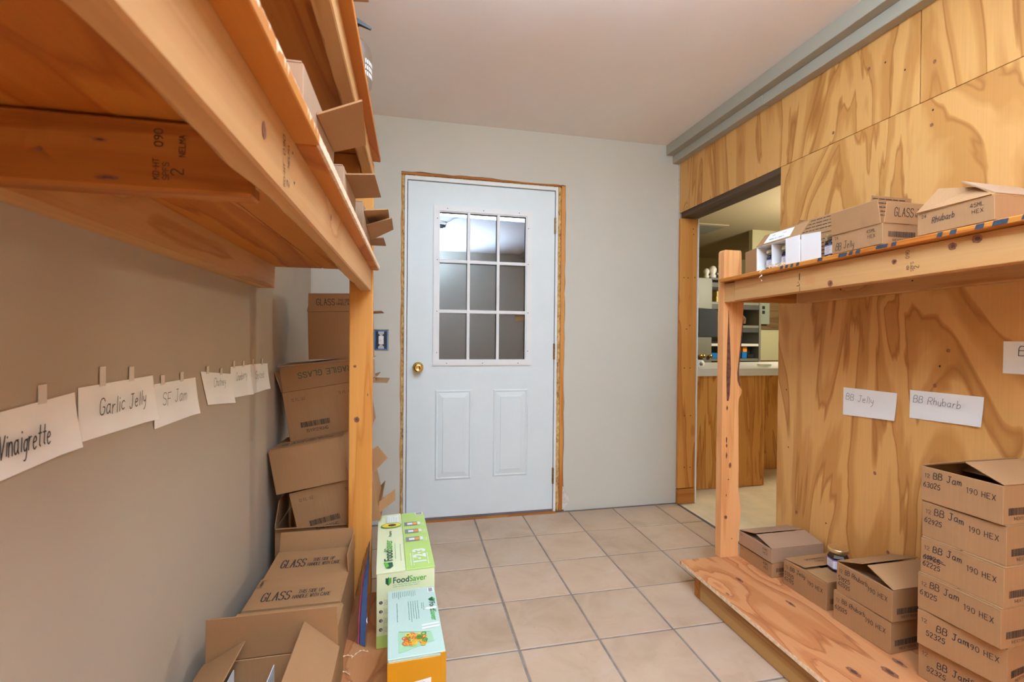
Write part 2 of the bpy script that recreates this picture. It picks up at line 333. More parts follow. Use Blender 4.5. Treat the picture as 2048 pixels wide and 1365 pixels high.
# ================================================================ stroke lettering
GL = {
'A': "0,0 3,10 6,0;1.2,4 4.8,4", 'B': "0,0 0,10 4,10 5.4,9 5.4,6.4 4,5.3 0,5.3;4,5.3 6,4 6,1.2 4,0 0,0", 'C': "6,8 4.6,10 1.6,10 0,8 0,2 1.6,0 4.6,0 6,2",
'D': "0,0 0,10 3.5,10 6,8 6,2 3.5,0 0,0", 'E': "6,10 0,10 0,0 6,0;0,5.2 4.6,5.2", 'F': "6,10 0,10 0,0;0,5.2 4.6,5.2",
'G': "6,8 4.6,10 1.6,10 0,8 0,2 1.6,0 4.6,0 6,2 6,4.6 3.6,4.6", 'H': "0,0 0,10;6,0 6,10;0,5 6,5", 'I': "1,0 1,10", 'J': "6,10 1.5,10;4,10 4,2 3,0 1,0 0,1.6",
'K': "0,0 0,10;6,10 0,4.6;2,6.2 6,0", 'L': "0,10 0,0 5.4,0", 'M': "0,0 0,10 3,4 6,10 6,0", 'N': "0,0 0,10 6,0 6,10", 'O': "3,10 .8,9 0,6 0,4 .8,1 3,0 5.2,1 6,4 6,6 5.2,9 3,10",
'P': "0,0 0,10 4.4,10 6,8.8 6,6 4.4,4.8 0,4.8", 'R': "0,0 0,10 4.4,10 6,8.8 6,6.2 4.4,5 0,5;3,5 6,0", 'S': "6,8.4 4.6,10 1.4,10 0,8.5 0,6.8 1.4,5.4 4.6,4.8 6,3.4 6,1.6 4.6,0 1.4,0 0,1.6",
'T': "0,10 6,10;3,10 3,0", 'U': "0,10 0,2 1.4,0 4.6,0 6,2 6,10", 'V': "0,10 3,0 6,10", 'W': "0,10 1.5,0 3,7 4.5,0 6,10", 'X': "0,0 6,10;0,10 6,0", 'Y': "0,10 3,5 6,10;3,5 3,0", 'Z': "0,10 6,10 0,0 6,0",
'a': "4.4,5 3,6 1,5.6 0,3.6 0,1.6 1.2,0 3,.4 4.4,2.4;4.4,6 4.4,1 5.2,0", 'b': "0,10 0,0;0,3.6 1.8,6 4,5.2 4.6,3 3.6,.6 1.6,0 0,1.2", 'c': "4.2,5 2.6,6 .6,5 0,3 .8,.8 2.6,0 4.2,1",
'd': "4.4,4.6 2.8,6 .8,5.4 0,3 .8,.6 2.6,0 4.4,1.8;4.4,10 4.4,0", 'e': "0,3.2 4.2,3.6 3.8,5.4 2.2,6 .6,5 0,3 .8,.6 2.6,0 4.4,1", 'f': "4,9 2.8,10 1.6,9 1.6,0;0,6 3.6,6",
'g': "4.4,4.8 2.8,6 .8,5.2 0,3.2 1,.8 2.8,.6 4.4,2.4;4.4,6 4.4,-2 3.2,-3.8 1.2,-3.6", 'h': "0,10 0,0;0,3.6 1.8,6 3.8,5.4 4.2,3.4 4.2,0", 'i': "1,6 1,0;1,8.2 1,8.7", 'j': "2,6 2,-2 .8,-3.6;2,8.2 2,8.7",
'l': "1,10 1,0", 'm': "0,6 0,0;0,4 1.4,6 2.8,5.4 3,3 3,0;3,4 4.4,6 5.8,5.4 6.2,3 6.2,0", 'n': "0,6 0,0;0,3.8 1.6,6 3.6,5.6 4,3.4 4,0", 'o': "2.2,6 .6,5.2 0,3 .6,.8 2.2,0 3.8,.8 4.4,3 3.8,5.2 2.2,6",
'p': "0,6 0,-4;0,3.8 1.8,6 4,5.2 4.4,3 3.4,.6 1.4,0 0,1.4", 'r': "0,6 0,0;0,3.4 1.4,5.6 3.2,5.8", 's': "4,5.2 2.4,6 .6,5.2 .8,3.8 3.4,2.6 3.6,1 2,0 0,.8", 't': "2,9.4 2,1 3.4,0;0,6 4,6",
'u': "0,6 0,2 1.2,0 3,.4 4.2,2.4;4.2,6 4.2,0", 'v': "0,6 2,0 4,6", 'y': "0,6 .4,3 2,1.8 4,3;4.2,6 4,0 3,-3 1,-4", 'z': "0,6 4,6 0,0 4,0",
'0': "3,10 .8,9 0,6 0,4 .8,1 3,0 5.2,1 6,4 6,6 5.2,9 3,10", '1': ".6,8.4 2.4,10 2.4,0", '2': "0,8 1.4,10 4.4,10 5.6,8 5,6 0,0 6,0", '3': "0,9 2,10 4.6,9.6 5.4,7.8 4.4,5.8 2.4,5.3;2.4,5.3 5,4.6 6,2.6 4.6,.4 2,0 0,1.2",
'4': "4.4,0 4.4,10 0,3 6,3", '5': "5.6,10 .8,10 .2,5.4 3,6.2 5.6,4.8 5.6,2 4,0 1.6,0 0,1.2", '6': "4.8,10 1.4,7 0,4 .6,1 3,0 5.4,1 5.6,4 3.4,5.6 .6,4.4", '7': "0,10 6,10 2,0",
'8': "3,5.4 .6,6.6 .8,9 3,10 5.2,9 5.4,6.6 3,5.4 .2,3.8 .2,1.2 3,0 5.8,1.2 5.8,3.8 3,5.4", '9': "5.4,6 3,4.6 .6,5.6 .4,8.6 3,10 5.2,9 5.4,6 4.6,2.4 2,0", '-': ".5,5 4,5", '.': "0.2,0 .6,0", '~': "0,5 2,4.2 5,5.4 8,4.4 12,5.2 16,4.6"}
SMOOTH = set('BCDGJOPQRSUabcdeghijmnopqrstuy0235689')
def chaikin(p):
    if len(p) < 4: return p
    o = [p[0]]
    for a, b in zip(p, p[1:]):
        o.append((.75 * a[0] + .25 * b[0], .75 * a[1] + .25 * b[1])); o.append((.25 * a[0] + .75 * b[0], .25 * a[1] + .75 * b[1]))
    o.append(p[-1]); return o
def lettering(bm, text, x, y, h, w=None, slant=0.0, jit=0.0, gap=.26, wide=1.0, rot=0.0, drift=0.0):
    """ribbons of one pen stroke, in the local xy plane; returns end x"""
    w = w or h * .11; px = 0.0; cr, sr = math.cos(rot), math.sin(rot)
    for ch in text:
        if ch == ' ': px += h * .55 * wide; continue
        g = GL.get(ch) or GL.get(ch.upper())
        dy = random.uniform(-jit, jit) * h; sl = slant + random.uniform(-jit, jit) * .6; sc = 1 + random.uniform(-jit, jit)
        mx = 0
        for st in g.split(';'):
            p = [tuple(float(c) / 10 for c in q.split(',')) for q in st.split()]
            if ch in SMOOTH: p = chaikin(p)
            mx = max(mx, max(a for a, b in p))
            q = []
            for a, b in p:
                X = px + (a * wide + b * sl) * h * sc; Y = b * h * sc + dy + drift * px
                q.append(Vector((x + X * cr - Y * sr, y + X * sr + Y * cr, 0)))
            for i, (a, b) in enumerate(zip(q, q[1:])):
                d = b - a
                if d.length < 1e-7: continue
                t = d.normalized(); n = Vector((-t.y, t.x, 0)) * w / 2; e = t * w * .32
                zz = Vector((0, 0, .00002 * (i % 5)))
                bm.faces.new([bm.verts.new(c + zz) for c in (a - e - n, b + e - n, b + e + n, a - e + n)])
        px += (mx * wide * sc + gap) * h
    return x + px
def fit(bm, text, x, y, h, W, **kw):
    t = BM(); st = random.getstate(); e = lettering(t, text, 0, 0, h, **{k: v for k, v in kw.items() if k not in ('rot', 'drift')}); t.free(); random.setstate(st)
    s = W / e; kw['wide'] = kw.get('wide', 1.0) * s; kw['gap'] = kw.get('gap', .26) * s
    return lettering(bm, text, x, y, h, **kw)
def decal(parent, m, mat, fn, name='lettering', lift=.0006, label=None):
    bm = BM(); fn(bm); me = bpy.data.meshes.new(name); bm.to_mesh(me); bm.free()
    o = link_mesh(name, me, mat, parent, m @ Matrix.Translation((0, 0, lift)))
    if label: o['label'] = label
    return o
def rect(bm, x0, y0, x1, y1, z=0):
    bm.faces.new([bm.verts.new(p) for p in ((x0, y0, z), (x1, y0, z), (x1, y1, z), (x0, y1, z))])
def poly(bm, pts, z=0): bm.faces.new([bm.verts.new((a, b, z)) for a, b in pts])
def oval(bm, cx, cy, rx, ry, n=20, z=0, a0=0.0):
    c, s = math.cos(a0), math.sin(a0); p = []
    for k in range(n):
        a = 2 * PI * k / n; u, v = rx * math.cos(a), ry * math.sin(a); p.append((cx + u * c - v * s, cy + u * s + v * c))
    poly(bm, p, z)
def barcode(bm, x, y, w, h, seed=3):
    r = random.Random(seed); p = x
    while p < x + w:
        k = r.choice((.0011, .0011, .0018, .0026)) * w / .1; rect(bm, p, y, min(p + k, x + w), y + h); p += k + r.choice((.0007, .0010, .0016)) * w / .1
def lines(bm, x0, y0, x1, n, pitch, h, seed=1, broken=True):
    r = random.Random(seed)
    for k in range(n):
        y = y0 - k * pitch; x = x0; end = x1 - (x1 - x0) * r.uniform(0, .25)
        while x < end:
            l = r.uniform(3, 9) * h if broken else (x1 - x0)
            rect(bm, x, y, min(x + l, end), y + h); x += l + h * 1.1
def font_text(text, size, bold=0.0, squash=1.0):
    cu = bpy.data.curves.new('txt', 'FONT'); cu.body = text; cu.size = size; cu.offset = bold; cu.fill_mode = 'FRONT'
    o = bpy.data.objects.new('txt', cu); COL.objects.link(o)
    dg = bpy.context.evaluated_depsgraph_get(); dg.update()
    me = bpy.data.meshes.new_from_object(o.evaluated_get(dg)); bpy.data.objects.remove(o)
    me.transform(Matrix.Diagonal((squash, 1, 1, 1))); return me
def word(parent, m, mat, text, size, bold=0.0, squash=1.0, lift=.0008, name='lettering'):
    me = font_text(text, size, bold, squash); me.materials.clear()
    W = max(v.co.x for v in me.vertices)
    link_mesh(name, me, mat, parent, m @ Matrix.Translation((0, 0, lift))); return W
def brand(parent, m, size, W):
    """two-tone word, scaled to width W"""
    a = font_text('Food', size, .0006 * size / .03, 1.0); b = font_text('Saver', size, .0004 * size / .03, 1.0)
    wa = max(v.co.x for v in a.vertices) + size * .03; wb = max(v.co.x for v in b.vertices); s = W / (wa + wb)
    for me, off, mt_ in ((a, 0, 'fs_dark'), (b, wa, 'fs_mid')):
        me.materials.clear(); me.transform(Matrix.Diagonal((s, 1, 1, 1))); link_mesh('lettering', me, M[mt_], parent, m @ Matrix.Translation((off * s, 0, .0008)))

# ================================================================ cartons
def tray(w, d, h, t=.0035):
    bm = BM(); box(bm, -w / 2, w / 2, -d / 2, d / 2, 0, h)
    top = max(bm.faces, key=lambda f: f.calc_center_median().z); bmesh.ops.delete(bm, geom=[top], context='FACES')
    bmesh.ops.recalc_face_normals(bm, faces=bm.faces[:])
    bmesh.ops.solidify(bm, geom=bm.faces[:], thickness=t)
    bmesh.ops.bevel(bm, geom=[e for e in bm.edges if e.calc_length() > t * 2], offset=.0011, segments=1, affect='EDGES')
    return bm
FT = .0032
def face_frame(side, w, d, h):
    return {'x-': frame((-w / 2, d / 2, 0), (0, -1, 0), (0, 0, 1)), 'y-': frame((-w / 2, -d / 2, 0), (1, 0, 0), (0, 0, 1)),
            'x+': frame((w / 2, -d / 2, 0), (0, 1, 0), (0, 0, 1)), 'y+': frame((w / 2, d / 2, 0), (-1, 0, 0), (0, 0, 1))}[side]
def carton(name, label, loc, dims, rotz=0.0, flaps=None, group=None, cat='box', mat='kraft', inmat=None, tilt=(0, 0), lens=None, contents=None):
    """flaps: side -> opening angle in degrees (0 shut, 90 upright, 180 flat out). Returns root, dict of flap objects"""
    w, d, h = dims
    root = thing(name, label, cat, loc, (math.radians(tilt[0]), math.radians(tilt[1]), math.radians(rotz)), group)
    body = obj('box_body', tray(w, d, h), M[mat], root, Matrix.Identity(4))
    fl = {}
    flaps = {'x-': 0, 'x+': 0, 'y-': 0, 'y+': 0} if flaps is None else flaps
    for i, s in enumerate(('x-', 'x+', 'y-', 'y+')):
        if s not in flaps: continue
        a = math.radians(flaps[s]); L = (lens or {}).get(s, d / 2 - .002 if s[0] == 'y' else min(w, d) / 2)
        if s[0] == 'x': L = (lens or {}).get(s, d / 2 - .002)
        W = (d if s[0] == 'x' else w) - .005
        inw = {'x-': (1, 0, 0), 'x+': (-1, 0, 0), 'y-': (0, 1, 0), 'y+': (0, -1, 0)}[s]
        hinge = {'x-': (-w / 2, 0, h), 'x+': (w / 2, 0, h), 'y-': (0, -d / 2, h), 'y+': (0, d / 2, h)}[s]
        zo = -FT * 1.15 if s[0] == 'x' and abs(flaps[s]) < 40 else 0.0
        up = {'x-': (0, -1, 0), 'x+': (0, 1, 0), 'y-': (1, 0, 0), 'y+': (-1, 0, 0)}[s]
        v = Vector(inw) * math.cos(a) + Vector((0, 0, 1)) * math.sin(a)
        m = frame(Vector(hinge) + Vector((0, 0, zo + .0005)), up, v)
        inset = .006 if zo else .0
        p = [(-W / 2 + inset, .0), (W / 2 - inset, .0), (W / 2 - inset - .003, L), (-W / 2 + inset + .003, L)]
        bm = prism(p, 0, FT); bmesh.ops.bevel(bm, geom=bm.edges[:], offset=.0008, segments=1, affect='EDGES')
        fo = obj('flap', bm, M[inmat if inmat else mat], root, m)
        fo['_L'] = L; fo['_W'] = W; fl[s] = fo
    return root, fl
def cut_tags(o):
    for k in ('_L', '_W'):
        if k in o: del o[k]
def glass_flap(f, flip=False, s=1.0, color='print', full=True):
    W, L = f['_W'], f['_L']
    def fn(bm):
        h1 = L * .40 * s; x = -W * .36; y = L * .34
        e = fit(bm, 'GLASS', x, y, h1, W * .31, w=h1 * .085, gap=.26)
        if full:
            h2 = L * .165 * s; x2 = e + h1 * .12
            fit(bm, 'THIS SIDE UP', x2 + h2 * .6, y + h1 - h2, h2, W * .28, w=h2 * .11, gap=.24)
            fit(bm, 'HANDLE WITH CARE', x2, y, h2, W * .41, w=h2 * .11, gap=.24)
    m = Matrix.Rotation(PI, 4, 'Z') @ Matrix.Translation((0, -L, 0)) if flip else Matrix.Identity(4)
    decal(f, Matrix.Translation((0, 0, FT)) @ m, M[color], fn, 'printed_lettering')
def jam_carton(label, loc, rotz, product, dates, flaps, seed, strike=None, w=.235, d=.197, h=.105, group=None, code='1HEXT190GHG', dx=0.0, hy=.068, pr=1.0):
    r, fl = carton('jam_carton', label, loc, (w, d, h), rotz, flaps, group)
    random.seed(seed)
    F = face_frame('x-', w, d, h)
    def pr_(bm):
        fit(bm, '12', .010, .071, .011, .017, w=.0011); fit(bm, '190', .116, .059, .0145, .029, w=.0017, gap=.35); fit(bm, 'HEX', .151, .059, .0145, .034, w=.0017, gap=.35)
    decal(r, F, M['print'], pr_, 'printed_lettering')
    def hw(bm):
        fit(bm, product, .033 + dx, hy + .004, .0185 * pr, .074 if len(product) < 9 else .084, w=.0021 if len(product) < 9 else .0016, slant=.05, jit=.07, gap=.24)
        for k, dt in enumerate(dates):
            fit(bm, dt, .007 + dx * 1.1, .043 - k * .021 + (hy - .068) * .7, .0145, .046, w=.0019, slant=.08, jit=.08, gap=.24)
        if strike:
            lettering(bm, '~', .012, .042 - .005, .022, .0022, wide=1.5); lettering(bm, '~', .012, .050 - .005, .016, .002, wide=1.8)
    decal(r, F, M['ink'], hw, 'handwriting')
    G = face_frame('y-', w, d, h)
    def bc(bm): barcode(bm, .018, .024, .115, .019, seed); fit(bm, code, .036, .011, .0075, .075, w=.0010)
    decal(r, G, M['print'], bc, 'barcode')
    return r, fl

I4 = Matrix.Identity(4)
def loose(root, pts, t=.003, mat='kraft'):
    """a bent flap given by four world corners, added to the carton it belongs to"""
    p = [Vector(q) for q in pts]; n = (p[1] - p[0]).cross(p[3] - p[0]).normalized() * t
    inv = root.matrix_world.inverted(); bm = hexa([tuple(inv @ q) for q in p] + [tuple(inv @ (q + n)) for q in p])
    return link_mesh('flap', mesh_of(bm, 'flap'), M[mat], root, I4)

# ================================================================ structure
XL = lambda y: -.50 - .022 * y           # the left wall leans slightly out of square
YF = 2.832; XR = 1.76; ZC = 2.412; YB = -1.40
S = dict(kind='structure')
# floor bed and tiles
fl_ = obj('floor', bx(-.75, 1.80, YB - .1, YF + .10, -.10, -.003), M['grout'], **S)
gx, gy, T = .385, 2.5134, .3045
def tile_mesh(x0, x1, y0, y1):
    j = .0042; bm = BM(); box(bm, x0 + j, x1 - j, y0 + j, y1 - j, -.006, 0.0)
    bmesh.ops.bevel(bm, geom=[e for e in bm.edges if all(v.co.z > -.001 for v in e.verts)], offset=.0022, segments=1, affect='EDGES'); return bm
_full = None
for i in range(-4, 6):
    for j in range(-2, 14):
        x0 = gx + i * T; x1 = x0 + T; y1 = gy - j * T + 0.0; y0 = y1 - T
        cx0, cx1, cy0, cy1 = max(x0, XL((y0 + y1) / 2) - .02), min(x1, XR), max(y0, YB), min(y1, YF - .004)
        if cx1 - cx0 < .03 or cy1 - cy0 < .03: continue
        if (cx0, cx1, cy0, cy1) == (x0, x1, y0, y1):
            if _full is None: _full = mesh_of(tile_mesh(-T / 2, T / 2, -T / 2, T / 2), 'tile')
            o = link_mesh('tile', _full, M['tile'], fl_)
        else:
            o = link_mesh('tile', mesh_of(tile_mesh(cx0 - (x0 + x1) / 2, cx1 - (x0 + x1) / 2, cy0 - (y0 + y1) / 2, cy1 - (y0 + y1) / 2), 'tile'), M['tile'], fl_)
        o.location = Vector(((x0 + x1) / 2, (y0 + y1) / 2, random.uniform(-.0006, .0004))) - fl_.location
        o.rotation_euler = (0, 0, random.uniform(-.004, .004))
# ceiling, back and left walls
shaded_left = wall_paint('shade_darkened_wall_paint', (.44, .38, .30))  # room's wall paint, darkened to put the shelf's shade into its colour
obj('ceiling', bx(-.75, 1.92, YB - .1, YF + .12, ZC, ZC + .08), M['ceiling'], **S)
obj('wall_back', bx(-.75, 1.92, YB - .1, YB, 0, ZC), M['wall'], **S)
obj('wall_left', hexa([(-.75, YB - .1, 0), (XL(YB - .1), YB - .1, 0), (XL(YF + .1), YF + .1, 0), (-.75, YF + .1, 0), (-.75, YB - .1, ZC), (XL(YB - .1), YB - .1, ZC), (XL(YF + .1), YF + .1, ZC), (-.75, YF + .1, ZC)]), shaded_left, **S)
# far wall with rough door opening; the plasterboard edges are torn
OX0, OX1, OZ1 = -.063, .960, 2.098
wf = thing('wall_far', None, None, (.6, YF, 0), kind='structure')
def torn(side):
    random.seed(side); y0, y1 = YF, YF + .013
    return y0, y1
def panel_far(poly2, nm='plasterboard'):
    obj(nm, prism(poly2, YF, YF + .013, 'xz'), M['wall'], wf, at='parent')
random.seed(5)
eL = [(OX0 + random.uniform(-.003, .003), z) for z in [k * .07 for k in range(0, 31)]]
switch = (-.215, -.132, 1.03, 1.155)
panel_far([(XL(YF) - .02, 0), (switch[0], 0), (switch[0], ZC), (XL(YF) - .02, ZC)])
panel_far([(switch[0], 0), (switch[1], 0), (switch[1], switch[2]), (switch[0], switch[2])]); panel_far([(switch[0], switch[3]), (switch[1], switch[3]), (switch[1], ZC), (switch[0], ZC)])
panel_far([(switch[1], 0)] + [(x, z) for x, z in eL if z < OZ1] + [(OX0, OZ1), (OX0, ZC), (switch[1], ZC)])
eT = [(OX0 + k * .06, OZ1 + random.uniform(-.004, .005) - k * .0004) for k in range(0, 18)]
panel_far([(OX0, ZC), (OX0, OZ1)] + eT[1:17] + [(OX1, OZ1 - .008), (OX1, ZC)])
eR = [(OX1 + random.uniform(-.003, .004), z) for z in [k * .07 for k in range(30, 2, -1)]]
panel_far([(XR + .14, 0), (XR + .14, ZC), (OX1, ZC), (OX1, OZ1 - .008)] + [e for e in eR if e[1] < OZ1 - .02] + [(OX1 + .004, .15), (OX1 + .022, .115), (OX1 + .05, .075), (OX1 + .028, .035), (OX1 + .01, .02), (OX1 + .006, 0)])
# backing plaster layer behind the chip, studs and header round the opening
obj('torn_board', prism([(OX1 - .004, .01), (OX1 + .062, .005), (OX1 + .06, .085), (OX1 + .03, .13), (OX1 - .002, .16)], YF + .0035, YF + .0125, 'xz'), M['drywall_core'], wf, at='parent')
obj('wall_core', bx(-.75, OX0 - .002, YF + .0135, YF + .12, 0, ZC), M['drywall_core'], wf, at='parent')
obj('wall_core', bx(OX1 + .002, 1.92, YF + .0135, YF + .12, 0, ZC), M['drywall_core'], wf, at='parent')
obj('wall_core', bx(OX0 - .002, OX1 + .002, YF + .0135, YF + .12, OZ1 + .002, ZC), M['drywall_core'], wf, at='parent')
obj('stud', bx(OX1 - .026, OX1 + .001, YF + .004, YF + .10, 0, OZ1 - .01, bev=.002), M['jamb'], wf, at='parent')
obj('header_board', bx(OX0, OX1 - .028, YF + .003, YF + .10, OZ1 - .016, OZ1 + .001, bev=.002), M['lum_x'], wf, at='parent')
obj('stud', bx(OX0 - .001, OX0 + .004, YF + .004, YF + .10, 0, OZ1 - .02), M['jamb'], wf, at='parent')
def foam_strip(x0, x1, z0, z1, horiz=False):
    bm = BM(); n = 90; rows = []
    for k in range(n + 1):
        t = k / n
        if horiz: c = [(x0 + (x1 - x0) * t, z0 + (z1 - z0) * q) for q in (0, .33, .66, 1)]
        else: c = [(x0 + (x1 - x0) * q, z0 + (z1 - z0) * t) for q in (0, .33, .66, 1)]
        rows.append([bm.verts.new((a, YF + .006 + random.uniform(-.004, .007) + (.003 if i in (0, 3) else 0), b)) for i, (a, b) in enumerate(c)])
    for a, b in zip(rows, rows[1:]):
        for i in range(3): bm.faces.new((a[i], a[i + 1], b[i + 1], b[i]))
    r = bmesh.ops.extrude_face_region(bm, geom=bm.faces[:]); bmesh.ops.translate(bm, verts=[v for v in r['geom'] if isinstance(v, bmesh.types.BMVert)], vec=(0, .04, 0))
    o = obj('insulation_foam', bm, M['foam'], wf, at='parent', smooth=True)
foam_strip(OX0 + .003, -.041, 0, OZ1 - .018); foam_strip(.911, OX1 - .025, 0, OZ1 - .02); foam_strip(-.04, .93, 2.076, OZ1 - .015, True)

# ---- door
D0 = thing('door_1', None, None, (.433, YF + .004, 0), kind='structure')
P = dict(at='parent')
LX0, LX1, LZ0, LZ1 = -.024, .890, .018, 2.047
yl = YF + .006
obj('door_frame', bx(-.043, -.028, YF - .002, YF + .10, 0, 2.075, bev=.0015), M['door_frame'], D0, **P)
obj('door_frame', bx(.894, .910, YF - .002, YF + .10, 0, 2.075, bev=.0015), M['door_frame'], D0, **P)
obj('door_frame', bx(-.0425, .9095, YF - .0018, YF + .10, 2.052, 2.0752, bev=.0015), M['door_frame'], D0, **P)
obj('door_stop', bx(-.028, .894, YF + .052, YF + .064, 0, 2.052), M['dark_gap'], D0, **P)
# leaf: stiles and rails around the glazing, raised panels below
gx0, gx1, gz0, gz1 = .150, .712, .962, 1.888
bm = BM()
for a in ((LX0, gx0, LZ0, LZ1), (gx1, LX1, LZ0, LZ1), (gx0, gx1, LZ0, gz0), (gx0, gx1, gz1, LZ1)): box(bm, a[0], a[1], yl, yl + .042, a[2], a[3])
obj('door_leaf', bm, M['door'], D0, **P)
def raised(x0, x1, z0, z1):
    bm = BM(); prof = [(0, -.0005), (.007, -.005), (.012, -.005), (.016, -.0012), (.044, -.0062), (.0455, -.0092)]; rings = []
    for off, y in prof:
        rings.append([bm.verts.new(p) for p in ((x0 + off, yl + y, z0 + off), (x1 - off, yl + y, z0 + off), (x1 - off, yl + y, z1 - off), (x0 + off, yl + y, z1 - off))])
    for a, b in zip(rings, rings[1:]):
        for k in range(4): bm.faces.new((a[k], a[(k + 1) % 4], b[(k + 1) % 4], b[k]))
    bm.faces.new(rings[-1]); bm.faces.new(rings[0][::-1])
    obj('raised_panel', bm, M['door'], D0, **P)
raised(.144, .367, .243, .792); raised(.501, .723, .246, .792)
# glazing frame
bm = BM()
def fr(bm, x0, x1, z0, z1, w, y0, y1):
    for a in ((x0, x0 + w, z0, z1), (x1 - w, x1, z0, z1), (x0 + w, x1 - w, z0, z0 + w), (x0 + w, x1 - w, z1 - w, z1)): box(bm, a[0], a[1], y0, y1, a[2], a[3])
fr(bm, .129, .736, .942, 1.907, .030, yl - .010, yl + .002); fr(bm, .124, .741, .937, 1.912, .012, yl - .004, yl + .001); fr(bm, .155, .709, .968, 1.881, .010, yl - .004, yl + .006)
obj('glazing_frame', bm, M['door_frame'], D0, **P)
px = [.163, .331, .349, .515, .533, .700]; pz = [.976, 1.260, 1.281, 1.565, 1.585, 1.873]
for a, b in ((1, 2), (3, 4)): obj('glazing_bar', bx(px[a], px[b], yl - .007, yl + .006, .972, 1.878, bev=.002), M['door_frame'], D0, **P)
for a, b in ((1, 2), (3, 4)): obj('glazing_bar', bx(.160, .702, yl - .0066, yl + .0056, pz[a], pz[b], bev=.002), M['door_frame'], D0, **P)
for i in range(3):
    for j in range(3):
        x0 = (px[2 * i] if i else .160); x1 = px[2 * i + 1] if i < 2 else .704; z0 = pz[2 * j] if j else .972; z1 = pz[2 * j + 1] if j < 2 else 1.878
        obj('pane', bx(x0 - .002, x1 + .002, yl + .014, yl + .018, z0 - .002, z1 + .002), M['glass'], D0, **P)
for x, z in ((.150, 1.83), (.150, 1.58), (.150, 1.27), (.150, 1.02), (.716, 1.80), (.716, 1.575), (.716, 1.27), (.716, 1.03), (.21, 1.893), (.43, 1.893), (.655, 1.893), (.21, .955), (.43, .955), (.655, .955)):
    obj('screw_hole', lathe([(.0028, yl - .0108), (.0030, yl - .0098)], 8, axis='y', c=(x, 0, z)), M['screw'], D0, **P)
# knob
kn = obj('door_knob', lathe([(.033, yl), (.033, yl - .004), (.027, yl - .009), (.013, yl - .013), (.0115, yl - .030), (.020, yl - .037), (.0275, yl - .047), (.0285, yl - .056), (.024, yl - .064), (.014, yl - .067), (.012, yl - .0655), (.0001, yl - .066)], 32, axis='y', c=(.041, 0, .930)), M['brass'], D0, smooth=True, **P)
obj('latch_plate', bx(-.034, -.0245, yl - .006, yl + .02, .905, .963, bev=.001), M['bronze'], D0, **P)
for z0 in (1.778, .977, .180):
    b = BM(); box(b, .886, .8975, yl - .007, yl + .001, z0, z0 + .102, bev=.001)
    for k in range(5): lathe([(.0055, z0 + k * .0204 + .0008), (.0055, z0 + k * .0204 + .0196)], 10, b, 'z', (.893, yl - .006, 0))
    obj('hinge', b, M['bronze'], D0, **P)
obj('door_sweep', bx(LX0 + .002, LX1 - .002, yl - .003, yl + .03, .004, .0175), M['dark_gap'], D0, **P)
obj('threshold', bx(-.043, .91, YF - .028, YF + .10, -.004, .004, bev=.002), M['lum_x'], D0, **P)
obj('night_panel', bx(-.10, 1.0, YF + .55, YF + .57, 0, 2.3), plain('night_dark', (.03, .03, .035), .9), D0, **P)  # dark sheet added behind the glass to stand for the night outside

# switch box in the far wall
sw = thing('switch_box', 'uncovered light switch in a blue electrical box left of the door', 'switch', (-.1735, YF, 1.03))
b = BM(); x0, x1, z0, z1 = -.209, -.138, 1.038, 1.148
for a in ((x0, x0 + .004, z0, z1), (x1 - .004, x1, z0, z1), (x0, x1, z0, z0 + .004), (x0, x1, z1 - .004, z1)): box(b, a[0], a[1], YF - .001, YF + .012, a[2], a[3])
box(b, x0, x1, YF + .0115, YF + .0125, z0, z1); obj('electrical_box', b, M['blue'], sw, **P)
obj('box_interior', bx(x0 + .0045, x1 - .0045, YF + .0108, YF + .0114, z0 + .0045, z1 - .0045), M['black'], sw, **P)
b = BM(); poly_ = [(-.190, 1.042), (-.157, 1.042), (-.157, 1.055), (-.166, 1.062), (-.166, 1.124), (-.157, 1.131), (-.157, 1.144), (-.190, 1.144), (-.190, 1.131), (-.181, 1.124), (-.181, 1.062), (-.190, 1.055)]
obj('yoke', prism(poly_, YF - .002, YF, 'xz'), M['steel'], sw, **P)
obj('switch_body', bx(-.188, -.159, YF - .006, YF + .005, 1.068, 1.118, bev=.002), M['white_card'], sw, **P)
obj('toggle', bx(-.1785, -.1685, YF - .014, YF - .005, 1.088, 1.103, bev=.002), M['white_card'], sw, **P)

# ---- right wall: plywood sheets on studs, opening to the kitchen
wr = thing('wall_right', None, None, (XR, 1.0, 0), kind='structure')
JY = 1.943; TOPZ = 1.955
obj('ply_sheet', bx(XR, XR + .012, 1.312, 2.822, 1.962, 2.30, bev=.001), M['ply_wall'], wr, **P)
obj('ply_sheet', bx(XR, XR + .012, YB, 1.308, 1.962, 2.30, bev=.001), M['ply_wall'], wr, **P)
obj('ply_sheet', bx(XR, XR + .012, .72, JY, 0.0, 1.960, bev=.001), M['ply_wall'], wr, **P)
obj('ply_sheet', bx(XR, XR + .012, YB, .717, 0.0, 1.960, bev=.001), M['ply_wall'], wr, **P)
obj('wall_core', bx(XR + .0125, XR + .125, YB, JY - .002, 0, ZC), M['kit_wall'], wr, **P)
obj('wall_core', bx(XR + .0125, XR + .125, JY - .002, YF, 2.03, ZC), M['kit_wall'], wr, **P)
obj('lintel', bx(XR + .004, XR + .132, JY, 2.800, 1.928, 2.02, bev=.003), M['dark_beam'], wr, **P)
